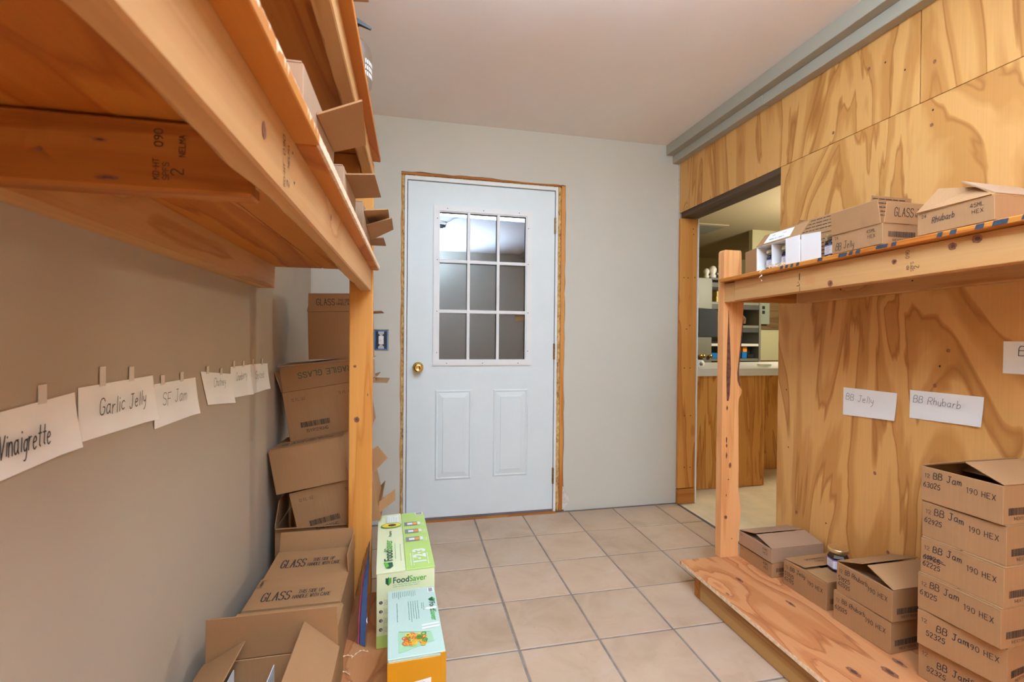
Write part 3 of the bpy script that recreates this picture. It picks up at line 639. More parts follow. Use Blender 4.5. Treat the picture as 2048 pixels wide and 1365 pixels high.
# jamb board facing the camera at the far side of the opening, with base block and white edge
obj('jamb_board', bx(XR + .002, XR + .128, 2.803, 2.83, .105, 1.927, bev=.003), M['jamb'], wr, **P)
obj('jamb_block', bx(XR + .002, XR + .128, 2.800, 2.83, 0, .100, bev=.003), M['lum_x'], wr, **P)
obj('white_edge', bx(XR + .128, XR + .137, 2.797, 2.84, 0, 1.927), M['door_frame'], wr, **P)
obj('plaster_edge', prism([(2.822, 1.96), (2.8335, 1.93), (2.834, 2.30), (2.818, 2.30), (2.823, 2.2), (2.817, 2.1)], XR - .002, XR + .012, 'yz'), M['drywall_core'], wr, **P)
# cornice: two stepped boards, the lower one butt-jointed
obj('trim_1', bx(1.664, XR + .01, YB, YF, 2.346, ZC, bev=.002), M['cornice'], **S)
obj('trim_2', bx(1.711, XR + .01, 2.015, YF, 2.293, 2.3455, bev=.002), M['cornice'], **S)
obj('trim_3', bx(1.7115, XR + .01, YB, 2.013, 2.2925, 2.3455, bev=.002), M['cornice'], **S)

# ================================================================ ceiling fixture (just above the frame)
lf = thing('ceiling_light', 'long single-tube fluorescent batten on the ceiling, reflected in the door glass', 'light', (.74, .97, ZC), (0, 0, math.radians(-3)))
obj('fixture_housing', prism([(-.030, 0), (.030, 0), (.022, -.038), (-.022, -.038)], -.64, .64, 'yz'), M['door_frame'], lf, Matrix.Identity(4))
obj('tube', lathe([(.019, -.60), (.019, .60)], 16, axis='x', c=(0, 0, -.064)), M['tube'], lf, Matrix.Identity(4), smooth=True)
for dx in (-.61, .61): obj('lamp_holder', bx(dx - .01, dx + .01, -.022, .022, -.086, 0, bev=.003), M['door_frame'], lf, Matrix.Identity(4))

_cp = [Vector((.62, .80, 2.405)), Vector((.45, .62, 2.402)), Vector((.38, .44, 2.395))]
for k in range(30):
    a = k * .62; _cp.append(Vector((.30 + .075 * math.cos(a), .36 + .045 * math.sin(a) + .0006 * k, 2.385 - .0009 * k)))
obj('cable_coil', tube(BM(), _cp, .004, 6), M['black'], label='black cable coiled on the ceiling, seen only in the door glass', cat='cable')
# ================================================================ wooden shelving, left
LS = thing('wooden_shelving', 'tall wooden shelving of boards and plywood along the left wall', 'shelf', (-.34, .9, 0))
def waney(x0, x1, z0, z1, y0, y1, n=40, seed=1, w=.018):
    """a board on edge along y whose lower left arris is waney"""
    r = random.Random(seed); bm = BM(); rings = []; c = .004
    for k in range(n + 1):
        y = y0 + (y1 - y0) * k / n; c = max(.002, min(w, c + r.uniform(-.005, .005)))
        rings.append([bm.verts.new(p) for p in ((x1, y, z1), (x1, y, z0 + .003), (x1 - .003, y, z0), (x0 + c, y, z0), (x0, y, z0 + c * .9), (x0, y, z1))])
    for a, b in zip(rings, rings[1:]):
        for i in range(6): bm.faces.new((a[i], a[(i + 1) % 6], b[(i + 1) % 6], b[i]))
    bm.faces.new(rings[0]); bm.faces.new(rings[-1][::-1]); return bm
Y0S, Y1S = -.9, 1.845
obj('front_board', waney(-.188, -.150, 1.288, 1.369, Y0S, Y1S, 60, 4), M['lum_y'], LS, **P)
obj('front_board', waney(-.185, -.147, 1.730, 1.787, Y0S, Y1S, 60, 9, .01), M['lum_y'], LS, **P)
obj('post', bx(-.232, -.146, 1.862, 1.900, .11, 1.787, bev=.003), M['lum_z'], LS, **P)
obj('post', bx(-.232, -.146, -.94, -.902, .11, 1.787, bev=.003), M['lum_z'], LS, **P)
for z0, z1 in ((1.288, 1.369), (1.700, 1.787)):
    obj('wall_rail', hexa([(XL(Y0S) + .001, Y0S, z0), (XL(Y0S) + .039, Y0S, z0), (XL(1.84) + .055, 1.832, z0), (XL(1.84) + .001, 1.832, z0), (XL(Y0S) + .001, Y0S, z1), (XL(Y0S) + .039, Y0S, z1), (XL(1.84) + .055, 1.832, z1), (XL(1.84) + .001, 1.832, z1)]), M['lum_y'], LS, **P)
for ya in (.612, -.6): obj('joist', bx(-.478, -.190, ya, ya + .038, 1.286, 1.3665, bev=.003), M['lum_x'], LS, **P)
for ya in (1.79, .5, -.6): obj('joist', bx(-.478, -.190, ya, ya + .038, 1.705, 1.785, bev=.003), M['lum_x'], LS, **P)
obj('nailing_block', bx(-.208, -.1885, .630, .652, 1.300, 1.366, bev=.002), M['lum_y'], LS, **P)
def ply_l(x0, x1, y0, y1, z0, z1, mat='ply_shelf'):
    obj('ply_sheet', bx(x0, x1, y0, y1, z0, z1, bev=.0015), M[mat], LS, **P)
ply_l(-.325, -.125, .66, 1.855, 1.3695, 1.386); ply_l(-.505, -.328, .66, 1.855, 1.3695, 1.386); ply_l(-.495, -.120, Y0S, .655, 1.3695, 1.386)
ply_l(-.50, -.120, Y0S, 1.860, 1.7875, 1.804)
# splintered light edge of the shelf board
def splinter(x, z0, z1, y0, y1, seed, n=420, amp=.0008):
    r = random.Random(seed); bm = BM(); rows = []
    for k in range(n + 1):
        y = y0 + (y1 - y0) * k / n; a = r.uniform(0, amp)
        rows.append([bm.verts.new(p) for p in ((x - .004, y, z0 + .001), (x + a * .6, y, z0 + .002), (x + a, y, z1 - .001), (x - .004, y, z1 + r.uniform(0, .0012)))])
    for a, b in zip(rows, rows[1:]):
        for i in range(4): bm.faces.new((a[i], a[(i + 1) % 4], b[(i + 1) % 4], b[i]))
    bm.faces.new(rows[0]); bm.faces.new(rows[-1][::-1]); return bm
M['edge'] = plain('raw_ply_edge', (.80, .60, .40), .7, var=.2, vscale=80)
obj('splintered_edge', splinter(-.1205, 1.370, 1.3865, -.5, 1.85, 3), M['edge'], LS, **P)
# platform
obj('platform_board', bx(-.50, .045, -.4, 1.875, .098, .115, bev=.0015), M['ply_deck'], LS, **P)
obj('platform_rail', bx(.0, .038, -.4, 1.83, 0.0, .0975, bev=.003), M['lum_y'], LS, **P)
obj('platform_rail', bx(-.49, -.452, -.4, 1.83, 0.0, .0975, bev=.003), M['lum_y'], LS, **P)
obj('platform_end', bx(-.4515, -.0005, 1.79, 1.828, 0.0, .0975, bev=.003), M['lum_x'], LS, **P)
# mill stamps on joist and beam
Fj = frame((-.34, .612 - .9, 1.286), (1, 0, 0), (0, 0, 1))
Fj = frame((-.478 + .34, .612 - .9, 1.286), (1, 0, 0), (0, 0, 1))
def st(bm):
    lettering(bm, '090', .196, .050, .0088, .0012, rot=PI / 2); lettering(bm, 'KD-HT', .192, .012, .0062, .0009, rot=PI / 2); lettering(bm, 'SPFS', .202, .012, .0062, .0009, rot=PI / 2)
    lettering(bm, '2', .217, .018, .0125, .0016, rot=PI / 2); lettering(bm, 'NELMA', .219, .040, .0062, .0009, rot=PI / 2)
decal(LS, Fj, M['stamp'], st, 'mill_stamp')
Fb = frame((-.150 + .34, .52 - .9, 1.290), (0, 1, 0), (0, 0, 1))
def st2(bm):
    lettering(bm, '090', .085, .045, .010, .0013, rot=PI / 2); lettering(bm, 'KD-HT', .085, .008, .007, .001, rot=PI / 2); lettering(bm, '2', .104, .012, .012, .0014, rot=PI / 2); lettering(bm, 'NELMA', .104, .036, .007, .001, rot=PI / 2)
decal(LS, Fb, M['stamp'], st2, 'mill_stamp')

# ================================================================ wooden shelving, right
RS = thing('wooden_shelving', 'low two-tier wooden shelving with a waney post against the plywood wall at right', 'shelf', (1.5, .9, 0))
Y0R = -.5
# post: silhouette with waney right edge
ol = [(1.388, .116)] + [(1.388 - .0, z) for z in (.5, 1.0)] + [(1.387, 1.515), (1.394, 1.524), (1.474, 1.524), (1.478, 1.514), (1.480, 1.40), (1.494, 1.30), (1.488, 1.20), (1.480, 1.12), (1.471, 1.03), (1.464, .96), (1.466, .925), (1.474, .905), (1.489, .885), (1.486, .865), (1.474, .845), (1.472, .80), (1.474, .72), (1.476, .60), (1.478, .52), (1.477, .42), (1.486, .37), (1.492, .33), (1.490, .28), (1.481, .22), (1.480, .116)]
bm = prism(ol[::-1], 1.857, 1.895, 'xz'); obj('post', bm, M['lum_z2'], RS, **P)
obj('bark_streak', prism([(1.414, 1.25), (1.424, 1.08), (1.429, .98), (1.424, .86), (1.419, .835), (1.411, .835), (1.407, .95), (1.409, 1.10)], 1.8550, 1.858, 'xz'), M['bark'], RS, **P)
obj('bark_streak', prism([(1.4935, 1.27), (1.487, 1.20), (1.479, 1.12), (1.470, 1.03), (1.463, .96), (1.465, .925), (1.474, .905), (1.488, .89), (1.478, .93), (1.476, .97), (1.482, 1.03), (1.490, 1.12), (1.496, 1.20)], 1.862, 1.893, 'xz'), M['bark'], RS, **P)
for z0, z1 in ((.79, .815), (.62, .64), (.57, .60)): obj('bark_streak', prism([(1.412, z1), (1.417, (z0 + z1) / 2), (1.412, z0), (1.409, (z0 + z1) / 2)], 1.8555, 1.858, 'xz'), M['bark'], RS, **P)
def slope_board(x0, x1, y0, y1, za0, zb0, hgt, mat, name):
    """board along y whose height changes from za0 at y0 to zb0 at y1"""
    bm = hexa([(x0, y0, za0), (x1, y0, za0), (x1, y1, zb0), (x0, y1, zb0), (x0, y0, za0 + hgt), (x1, y0, za0 + hgt), (x1, y1, zb0 + hgt), (x0, y1, zb0 + hgt)])
    bmesh.ops.bevel(bm, geom=bm.edges[:], offset=.0025, segments=1, affect='EDGES'); obj(name, bm, M[mat], RS, **P)
sl = lambda y: (1.80 - y) * .0190     # the shelf rises a little toward the camera
Z = lambda z, y: z + sl(y)
slope_board(1.387, 1.425, Y0R, 1.785, Z(1.286, Y0R), Z(1.286, 1.785), .087, 'lum_y', 'front_board')
slope_board(1.720, 1.7585, Y0R, 1.79, Z(1.283, Y0R), Z(1.283, 1.79), .087, 'lum_y', 'back_board')
slope_board(1.390, 1.426, 1.7865, 1.856, Z(1.284, 1.79), Z(1.284, 1.856), .085, 'lum_y', 'nailing_block')
obj('joist', bx(1.4265, 1.7190, 1.790, 1.828, 1.284, 1.3715, bev=.003), M['lum_x'], RS, **P)
obj('joist', bx(1.4265, 1.7190, .30, .338, 1.310, 1.398, bev=.003), M['lum_x'], RS, **P)
slope_board(1.360, 1.7585, Y0R, 1.856, Z(1.374, Y0R), Z(1.374, 1.856), .0165, 'ply_shelf', 'ply_sheet')
TOPR = lambda y: Z(1.374, y) + .0175
obj('platform_board', bx(1.193, 1.755, Y0R, 1.875, .098, .115, bev=.0015), M['ply_deck'], RS, **P)
obj('platform_rail', bx(1.212, 1.250, Y0R, 1.752, 0, .0975, bev=.003), M['jamb_y'], RS, **P)
obj('platform_end', bx(1.2125, 1.745, 1.755, 1.793, 0, .0975, bev=.003), M['lum_x'], RS, **P)
obj('splintered_edge', splinter(1.196, .100, .1155, .6, 1.86, 8, 100, -.003), M['edge'], RS, **P)
# blue-black paint marks on the shelf edge
rmk = random.Random(11)
for a, b_ in [(1.500, 1.485), (1.475, 1.462), (1.450, 1.438), (1.425, 1.412), (1.335, 1.315), (1.255, 1.225), (1.218, 1.205), (1.195, 1.180), (1.130, 1.095), (1.085, 1.070), (.965, .952), (.935, .920), (.880, .862), (.845, .815), (.790, .70)]:
    z0 = Z(1.3765, (a + b_) / 2)
    decal(RS, frame((1.360 - 1.5, 1.856 - .9, 0), (0, -1, 0), (0, 0, 1)), M['blue_paint'], lambda bm: poly(bm, [(1.856 - a, z0 + rmk.uniform(0, .002)), (1.856 - b_, z0 + rmk.uniform(0, .002)), (1.856 - b_ + .003, z0 + .0125), (1.856 - a + .004, z0 + .0125)]), 'edge_paint')
Fr = frame((1.387 - 1.5, 1.78 - .9, 1.286), (0, -1, 0), (0, 0, 1))
def st3(bm):
    o = .727 - .0; z = .036
    lettering(bm, '090', o, z + .032, .010, .0013, rot=-PI / 2 + PI); lettering(bm, 'KD', o, z, .007, .001, rot=PI / 2); lettering(bm, 'SPFS', o + .012, z - .006, .008, .001, rot=PI / 2); lettering(bm, '2', o + .026, z, .013, .0016, rot=PI / 2)
    lettering(bm, 'L-', .345, .03, .012, .0025, rot=PI / 2); rect(bm, .342, .050, .347, .075); rect(bm, .346, -.0 + .008, .348, .025)
decal(RS, Fr, M['stamp'], st3, 'mill_stamp')
def st4(bm):
    for k in range(7): rect(bm, .372 + k * .006, .030 - (k > 4) * .008, .374 + k * .006, .068 - (k > 4) * .012)
decal(RS, Fr, M['redstamp'], st4, 'red_stamp')

def knots(parent, fr_, pts, name='knot', mat='knot'):
    rk = random.Random(len(pts))
    for (u, v, ra, rb) in pts:
        def fn(bm):
            n = 16; q = []
            for k in range(n):
                a = 2 * PI * k / n; w_ = 1 + rk.uniform(-.12, .12); q.append((u + ra * w_ * math.cos(a), v + rb * w_ * math.sin(a)))
            poly(bm, q)
        decal(parent, fr_, M[mat], fn, name, .0005)
        if ra > .006: decal(parent, fr_, M['knot_core'], lambda bm: oval(bm, u + ra * .1, v, ra * .5, rb * .45, 12), name, .0008)
M['knot'] = plain('reddish_knot', (.25, .095, .045), .6, var=.35, vscale=120); M['knot_core'] = plain('dark_knot_core', (.10, .04, .025), .6, var=.4, vscale=150); M['nail'] = plain('nail_hole', (.035, .015, .01), .8)
fx = frame((1.3868 - 1.5, -.9, 0), (0, -1, 0), (0, 0, 1))
knots(RS, fx, [(-1.307, 1.310, .010, .012), (-1.095, 1.350, .007, .008), (-.945, 1.367, .010, .010), (-.891, 1.376, .012, .011)])
knots(RS, frame((1.7198 - 1.5, -.9, 0), (0, -1, 0), (0, 0, 1)), [(-1.572, 1.325, .003, .003), (-1.294, 1.329, .003, .003)], 'nail_hole', 'nail')
knots(RS, frame((-1.5, 1.8568 - .9, 0), (1, 0, 0), (0, 0, 1)), [(1.432, .539, .007, .013), (1.412, .301, .008, .009), (1.446, .20, .003, .003)])
knots(RS, frame((-1.5, 1.8568 - .9, 0), (1, 0, 0), (0, 0, 1)), [(1.412, .657, .003, .014), (1.424, .474, .003, .003), (1.414, .402, .002, .006)], 'nail_hole', 'nail')
knots(RS, frame((-1.5, -.9, .1152), (1, 0, 0), (0, 1, 0)), [(1.341, 1.672, .008, .022), (1.222, 1.588, .005, .010), (1.413, 1.481, .007, .024), (1.312, 1.137, .012, .024), (1.419, 1.115, .013, .026), (1.490, 1.140, .010, .022)])
knots(LS, frame((.34, 1.8618 - .9, 0), (1, 0, 0), (0, 0, 1)), [(-.210, 1.001, .006, .005), (-.203, .796, .010, .011), (-.163, .891, .0022, .006)])
knots(LS, frame((-.1498 + .34, -.9, 0), (0, 1, 0), (0, 0, 1)), [(.523, 1.330, .006, .009), (.93, 1.342, .006, .007)]); knots(LS, frame((-.1498 + .34, -.9, 0), (0, 1, 0), (0, 0, 1)), [(.640, 1.352, .002, .002), (.650, 1.317, .002, .002)], 'nail_hole', 'nail')
knots(LS, frame((.34, .6118 - .9, 0), (1, 0, 0), (0, 0, 1)), [(-.402, 1.322, .004, .003), (-.345, 1.338, .008, .002), (-.338, 1.296, .012, .003)])
knots(wr, frame((-XR, 2.8028 - 1.0, 0), (1, 0, 0), (0, 0, 1)), [(x, z, .0038, .0042) for x, z in ((1.855, 1.857), (1.858, 1.821), (1.790, 1.528), (1.821, 1.527), (1.872, 1.532), (1.813, 1.182), (1.837, 1.206), (1.800, .919), (1.843, .919), (1.807, .597), (1.851, .596), (1.809, .247), (1.852, .245))], 'nail_hole', 'nail')
knots(wr, frame((-.0002, -1.0, 0), (0, -1, 0), (0, 0, 1)), [(-y, z, .006, .007) for y, z in ((1.655, 2.005), (1.263, 2.083), (1.500, 2.191), (1.269, 1.868), (1.206, 1.086), (1.245, .964), (1.450, .603), (1.395, .320), (1.819, .313))])
knots(wr, frame((-.0002, -1.0, 0), (0, -1, 0), (0, 0, 1)), [(-y, z, .003, .004) for y, z in ((1.435, 2.179), (1.362, 2.110), (1.888, .877), (1.231, 1.032), (1.871, .605), (1.662, .324), (1.928, 1.562), (1.266, 1.918))], 'nail_hole', 'nail')

# ================================================================ cartons on the right platform
ZP = .1155; HB = .105
def jb(label, near, rotz, k, product, dates, flaps, seed, group, w=.235, **kw):
    """near: world xy of the near left bottom corner"""
    a = math.radians(rotz); d = kw.get('d', .197); h = kw.setdefault('h', .1018)
    c = Vector(near) + Vector((w / 2 * math.cos(a) - d / 2 * math.sin(a), w / 2 * math.sin(a) + d / 2 * math.cos(a)))
    return jam_carton(label, (c.x, c.y, ZP + k), rotz, product, dates, flaps, seed, w=w, group=group, **kw)
SH = {'x-': 0, 'x+': 0, 'y-': 0, 'y+': 0}
GS = 'cartons in the tall stack at the right edge'; GJ = 'jam cartons on the right platform'
OP = {'y-': 22, 'y+': 20, 'x-': -18, 'x+': -10}
st_ = .1056
jb('bottom carton of the tall right stack, dated 52325, lid shut', (1.520, .892), 9, 0, 'BB Jam', ['52325'], SH, 11, GS, .215, dx=.014, hy=.050)
jb('carton fifth from the top of the tall right stack, writing in shade', (1.505, .885), 9, st_, 'BB Jam', ['52325'], SH, 12, GS, .215, dx=.014, hy=.058)
jb('carton fourth from the top of the tall right stack, dated 61025', (1.483, .886), 1.5, st_ * 2, 'BB Jam', ['61025'], SH, 13, GS)
jb('carton third from the top of the tall right stack, with a crossed-out date above 62225', (1.490, .886), 0.8, st_ * 3, 'BB Jam', ['61925', '62225'], SH, 14, GS, strike=True)
jb('carton second from the top of the tall right stack, dated 62925', (1.501, .889), 2, st_ * 4, 'BB Jam', ['62925'], SH, 15, GS)
jb('top carton of the tall right stack, dated 63025, lid flaps ajar', (1.494, .893), 0, st_ * 5, 'BB Jam', ['63025'], OP, 16, GS)
jb('lower rhubarb carton on the platform, dated 62025', (1.499, 1.176), 2.5, 0, 'BB Rhubarb', ['62025'], SH, 17, GJ, .25, pr=.86)
jb('upper rhubarb carton with raised flap, dated 51925 and 62025', (1.4975, 1.171), 0, st_, 'BB Rhubarb', ['51925', '62025'], OP, 18, GJ, .25, pr=.9)
r_, f_ = jb('jelly carton with loose lid carrying a berry jar, dated 51325 and 62125', (1.503, 1.414), 1, 0, 'BB Jelly', ['51325', '62125'], {'y-': 0, 'y+': 5, 'x-': -3, 'x+': -3}, 19, GJ, .25, pr=.8)
def dst(bm): lettering(bm, 'DISTRIBUTED', -.06, .052, .012, .0015, gap=.2); lettering(bm, 'FIRST', -.03, .030, .012, .0015, gap=.2)
decal(f_['y+'], Matrix.Translation((0, 0, FT)) @ Matrix.Rotation(PI, 4, 'Z') @ Matrix.Translation((0, -.098, 0)), M['print'], dst, 'printed_lettering')
def small(label, loc, flaps, text, seed, rotz=0, mat='kraft', w=.262, d=.197, h=.058, group=None, bar=True, lens=None):
    r, fl = carton('small_carton', label, loc, (w, d, h), rotz, flaps, group, mat=mat, lens=lens)
    random.seed(seed)
    def pr_(bm):
        lettering(bm, '24', .012, h - .016, .008, .001); lettering(bm, '45ML', d - .050, h - .020, .0095, .0011, gap=.24); lettering(bm, 'HEX', d - .046, h - .036, .0095, .0011, gap=.34)
    decal(r, face_frame('x-', w, d, h), M['print'], pr_, 'printed_lettering')
    if text: decal(r, face_frame('x-', w, d, h), M['ink'], lambda bm: fit(bm, text[0], text[1], text[2], text[3], text[4], w=.0016, slant=.12, jit=.1, gap=.24), 'handwriting')
    if bar: decal(r, face_frame('y-', w, d, h), M['print'], lambda bm: (barcode(bm, .02, .022, .10, .017, seed), fit(bm, '1HEXT045HG', .034, .009, .007, .07, w=.001)), 'barcode')
    return r, fl
GM = 'shallow cartons at the far end of the right platform'
small('shallow shut carton under the open one, beside the waney post', (1.486 + .131, 1.756, ZP), SH, None, 21, group=GM)
small('shallow pale carton with raised lid flaps, beside the waney post', (1.482 + .131, 1.756, ZP + .0625), {'y-': 13, 'y+': 14, 'x-': -14, 'x+': -8}, None, 22, mat='kraft_pale', group=GM, bar=False)

def jar(label, loc, s=1.0, n=6, group=None, cat='jar', rot=.3):
    r = thing('jam_jar', label, cat, loc, (0, 0, rot), group)
    I = Matrix.Identity(4)
    obj('jar_body', lathe([(.030 * s, 0), (.0345 * s, .004 * s), (.0345 * s, .052 * s), (.029 * s, .062 * s), (.027 * s, .064 * s)], n, ), M['jam'], r, I)
    g = obj('glass_neck', lathe([(.0275 * s, .0642 * s), (.0285 * s, .070 * s), (.0285 * s, .0715 * s)], 24), M['jar_glass'], r, I, smooth=True)
    obj('lid', lathe([(.0335 * s, .0718 * s), (.0345 * s, .073 * s), (.0345 * s, .083 * s), (.033 * s, .0855 * s), (.030 * s, .0855 * s), (.029 * s, .0845 * s), (.0001, .0845 * s)], 32), M['lid'], r, I, smooth=True)
    b = BM()
    lathe_pts = []
    for k in (2, 3, 4):
        a0 = 2 * PI * k / n; a1 = 2 * PI * (k + 1) / n; R = .0350 * s
        q = [(R * math.cos(a0), R * math.sin(a0)), (R * math.cos(a1), R * math.sin(a1))]
        b.faces.new([b.verts.new(p) for p in ((*q[0], .010 * s), (*q[1], .010 * s), (*q[1], .044 * s), (*q[0], .044 * s))])
    lo = obj('paper_label', b, M['label_w'], r, I)
    b = BM()
    for k in (2, 3, 4):
        a0 = 2 * PI * k / n; a1 = 2 * PI * (k + 1) / n; R = .0352 * s
        q = [(R * math.cos(a0), R * math.sin(a0)), (R * math.cos(a1), R * math.sin(a1))]
        for z0, z1 in ((.040, .045), (.009, .012)): b.faces.new([b.verts.new(p) for p in ((*q[0], z0 * s), (*q[1], z0 * s), (*q[1], z1 * s), (*q[0], z1 * s))])
        for i in range(5):
            z = .015 + i * .0048; t0, t1 = .12, random.uniform(.6, .9); A = [q[0][i_] + (q[1][i_] - q[0][i_]) * t0 for i_ in (0, 1)]; B2 = [q[0][i_] + (q[1][i_] - q[0][i_]) * t1 for i_ in (0, 1)]
            b.faces.new([b.verts.new((c[0] * 1.003, c[1] * 1.003, zz * s)) for c, zz in ((A, z), (B2, z), (B2, z + .0013), (A, z + .0013))])
    obj('label_print', b, M['label_b'], lo, I)
    return r
jar('berry jam jar with gold lid standing on the jelly carton on the platform', (1.628, 1.482, ZP + .105 + .0045), 1.0, group='jam jars')

# ================================================================ cartons on the right upper shelf
def sbox(label, name, near, rotz, w, d, h, flaps, text, seed, lens, **kw):
    a = math.radians(rotz); c = Vector(near) + Vector((w / 2 * math.cos(a) - d / 2 * math.sin(a), w / 2 * math.sin(a) + d / 2 * math.cos(a)))
    r, fl = small(label, (c.x, c.y, TOPR(c.y) + .001), flaps, text, seed, rotz, w=w, d=d, h=h, lens=lens, **kw)
    r.rotation_euler = (-.0190, 0, a); return r, fl
GU = 'shallow cartons on the right upper shelf'
r_, f_ = sbox('shallow open jelly carton on the right upper shelf, GLASS on its raised flap', 'c', (1.364, 1.112), -1, .24, .172, .062, {'x-': 97, 'y-': 96, 'y+': 75}, ('BB Jelly', .014, .010, .022, .068), 31, {'x-': .072, 'y-': .062, 'y+': .07}, group=GU)
glass_flap(f_['y-'], s=1.0, full=True)
r_, f_ = sbox('shallow rhubarb carton at the right end of the upper shelf, flaps folding in', 'c', (1.364, .842), -1, .24, .176, .062, {'x+': 0}, ('Rhubarb', .038, .028, .017, .055), 32, {'x-': .075, 'y-': .105, 'y+': .07}, group=GU, bar=False)
bpy.context.view_layer.update()
zt = TOPR(.93) + .064
loose(r_, [(1.365, .842, zt + .001), (1.600, .838, zt + .001), (1.592, .925, zt + .055), (1.376, .922, zt + .055)], mat='kraft_pale')
loose(r_, [(1.364, 1.018, zt - .002), (1.364, .848, zt - .0), (1.398, .900, zt + .036), (1.396, .985, zt + .058)])
# white mailer lying on its side with two jars, lid flap up
ml = thing('mailer_box', 'white-lined mailer box lying open with two jars, on the far end of the upper shelf', 'box', (1.46, 1.55, TOPR(1.56) + .001), (-.019, 0, 0))
b = BM(); mx0, mx1, my0, my1, mh = -.070, .085, -.053, .105, .100; t = .003
box(b, mx0, mx1, my0, my1, 0, t); box(b, mx0, mx1, my0, my0 + t, t, mh); box(b, mx0, mx1, my1 - t, my1, t, mh); box(b, mx1 - t, mx1, my0 + t, my1 - t, t, mh); box(b, mx0, mx1, my0, my1, mh, mh + t)
obj('box_shell', b, M['white_card'], ml, I4)
obj('divider', bx(mx0 + .004, mx1 - .004, .026, .029, t, mh - .002), M['white_card'], ml, I4)
obj('side_flap', hexa([(mx0 - .002, my0 + .002, .001), (mx0 - .002, my0 + .0045, .001), (mx0 - .030, my0 - .060, .001), (mx0 - .027, my0 - .062, .001), (mx0 - .002, my0 + .002, mh), (mx0 - .002, my0 + .0045, mh), (mx0 - .030, my0 - .060, mh), (mx0 - .027, my0 - .062, mh)]), M['white_card'], ml, I4)
bpy.data.objects.remove(bpy.data.objects['side_flap'])
obj('side_flap', bx(mx0 - .004, mx0 - .001, my0 - .062, my0 + .004, .004, mh + .003, bev=.0006), M['white_card'], ml, I4)
obj('side_flap', hexa([(mx0 - .004, my0 - .150, .004), (mx0 - .001, my0 - .150, .004), (mx0 + .004, my0 - .064, .004), (mx0 + .001, my0 - .064, .004), (mx0 - .004, my0 - .150, mh - .006), (mx0 - .001, my0 - .150, mh - .006), (mx0 + .004, my0 - .064, mh + .003), (mx0 + .001, my0 - .064, mh + .003)]), M['white_card'], ml, I4)
obj('side_flap', hexa([(mx0 - .002, my1, .003), (mx0 + .001, my1, .003), (mx0 + .012, my1 + .078, .003), (mx0 + .009, my1 + .078, .003), (mx0 - .002, my1, mh), (mx0 + .001, my1, mh), (mx0 + .012, my1 + .078, mh - .004), (mx0 + .009, my1 + .078, mh - .004)]), M['kraft'], ml, I4, label='brown kraft side flap')
lidf = obj('lid_flap', hexa([(mx0 - .002, my1, mh + .003), (mx0 - .002, my0 - .065, mh + .003), (mx0 + .001, my0 - .065, mh + .003), (mx0 + .001, my1, mh + .003), (mx0 + .028, my1 - .014, mh + .050), (mx0 + .028, my0 - .075, mh + .054), (mx0 + .031, my0 - .075, mh + .054), (mx0 + .031, my1 - .014, mh + .050)]), M['kraft'], ml, I4, label='raised kraft lid flap with an address label')
LF = frame((mx0 - .002, my1 - .02, mh + .003), (0, -1, 0), (.030, 0, .050))
decal(lidf, LF, M['paper'], lambda bm: poly(bm, [(.018, .006), (.150, .008), (.150, .050), (.028, .050)]), 'paper_label', .0012)
decal(lidf, LF, M['pen'], lambda bm: (lettering(bm, 'JARS', .045, .034, .006, .0008), lettering(bm, 'PACK', .100, .034, .006, .0008), lettering(bm, 'HOMEMADE JELLY PRODUCTS', .040, .016, .006, .0008, gap=.12, wide=.75)), 'label_lettering', .0018)
jar('berry jam jar in the left cell of the white mailer box', (1.440, 1.612, TOPR(1.61) + .006), .92, group='jam jars', rot=.6)
jar('berry jam jar in the right cell of the white mailer box', (1.440, 1.533, TOPR(1.53) + .006), .92, group='jam jars', rot=.6)
jar('berry jam jar between the white mailer box and the shallow jelly carton', (1.425, 1.322, TOPR(1.32) + .002), .95, group='jam jars')
# printed kraft shipping box behind the mailer
kb, kf = carton('shipping_box', 'kraft shipping box with rows of small print, behind the white mailer box', (1.655, 1.50, TOPR(1.5) + .003), (.185, .34, .135), 0, {'x-': 80, 'y+': 60, 'y-': 96}, lens={'x-': .07, 'y-': .09, 'y+': .09})
def rows(W, L, n=6): return lambda bm: lines(bm, -W / 2 + .006, L - .012, W / 2 - .004, n, .0135, .0032, 5)
decal(kf['x-'], Matrix.Translation((0, 0, FT)), M['print'], rows(.33, .07, 4), 'printed_lettering')
decal(kf['y-'], Matrix.Translation((0, 0, FT)), M['print'], rows(.18, .09, 6), 'printed_lettering')
decal(kb, face_frame('x-', .185, .34, .125), M['print'], lambda bm: lines(bm, .006, .11, .335, 7, .0145, .0034, 9), 'printed_lettering')
decal(kb, face_frame('y-', .185, .34, .125), M['print'], lambda bm: lines(bm, .006, .11, .18, 7, .0145, .0034, 9), 'printed_lettering')
# shredded paper and a hanging curl
def curl(bm, p, r, turns, pitch, w, seed):
    rr = random.Random(seed); n = int(turns * 14); a0 = rr.uniform(0, 6.3); ax = Vector((rr.uniform(-1, 1), rr.uniform(-1, 1), rr.uniform(-.5, .5))).normalized()
    R = ax.to_track_quat('Z', 'Y').to_matrix(); prev = None
    for k in range(n + 1):
        a = a0 + 2 * PI * turns * k / n; c = Vector((r * math.cos(a), r * math.sin(a), pitch * k / n)); q = [R @ (c + Vector((0, 0, s * w / 2))) + Vector(p) for s in (-1, 1)]
        v = [bm.verts.new(x) for x in q]
        if prev: bm.faces.new((prev[0], v[0], v[1], prev[1]))
        prev = v
b = BM(); rr = random.Random(4)
for k in range(26): curl(b, (rr.uniform(1.372, 1.40), rr.uniform(1.505, 1.60), TOPR(1.55) + rr.uniform(.006, .016)), rr.uniform(.003, .006), rr.uniform(.6, 1.4), rr.uniform(.004, .012), .003, k)
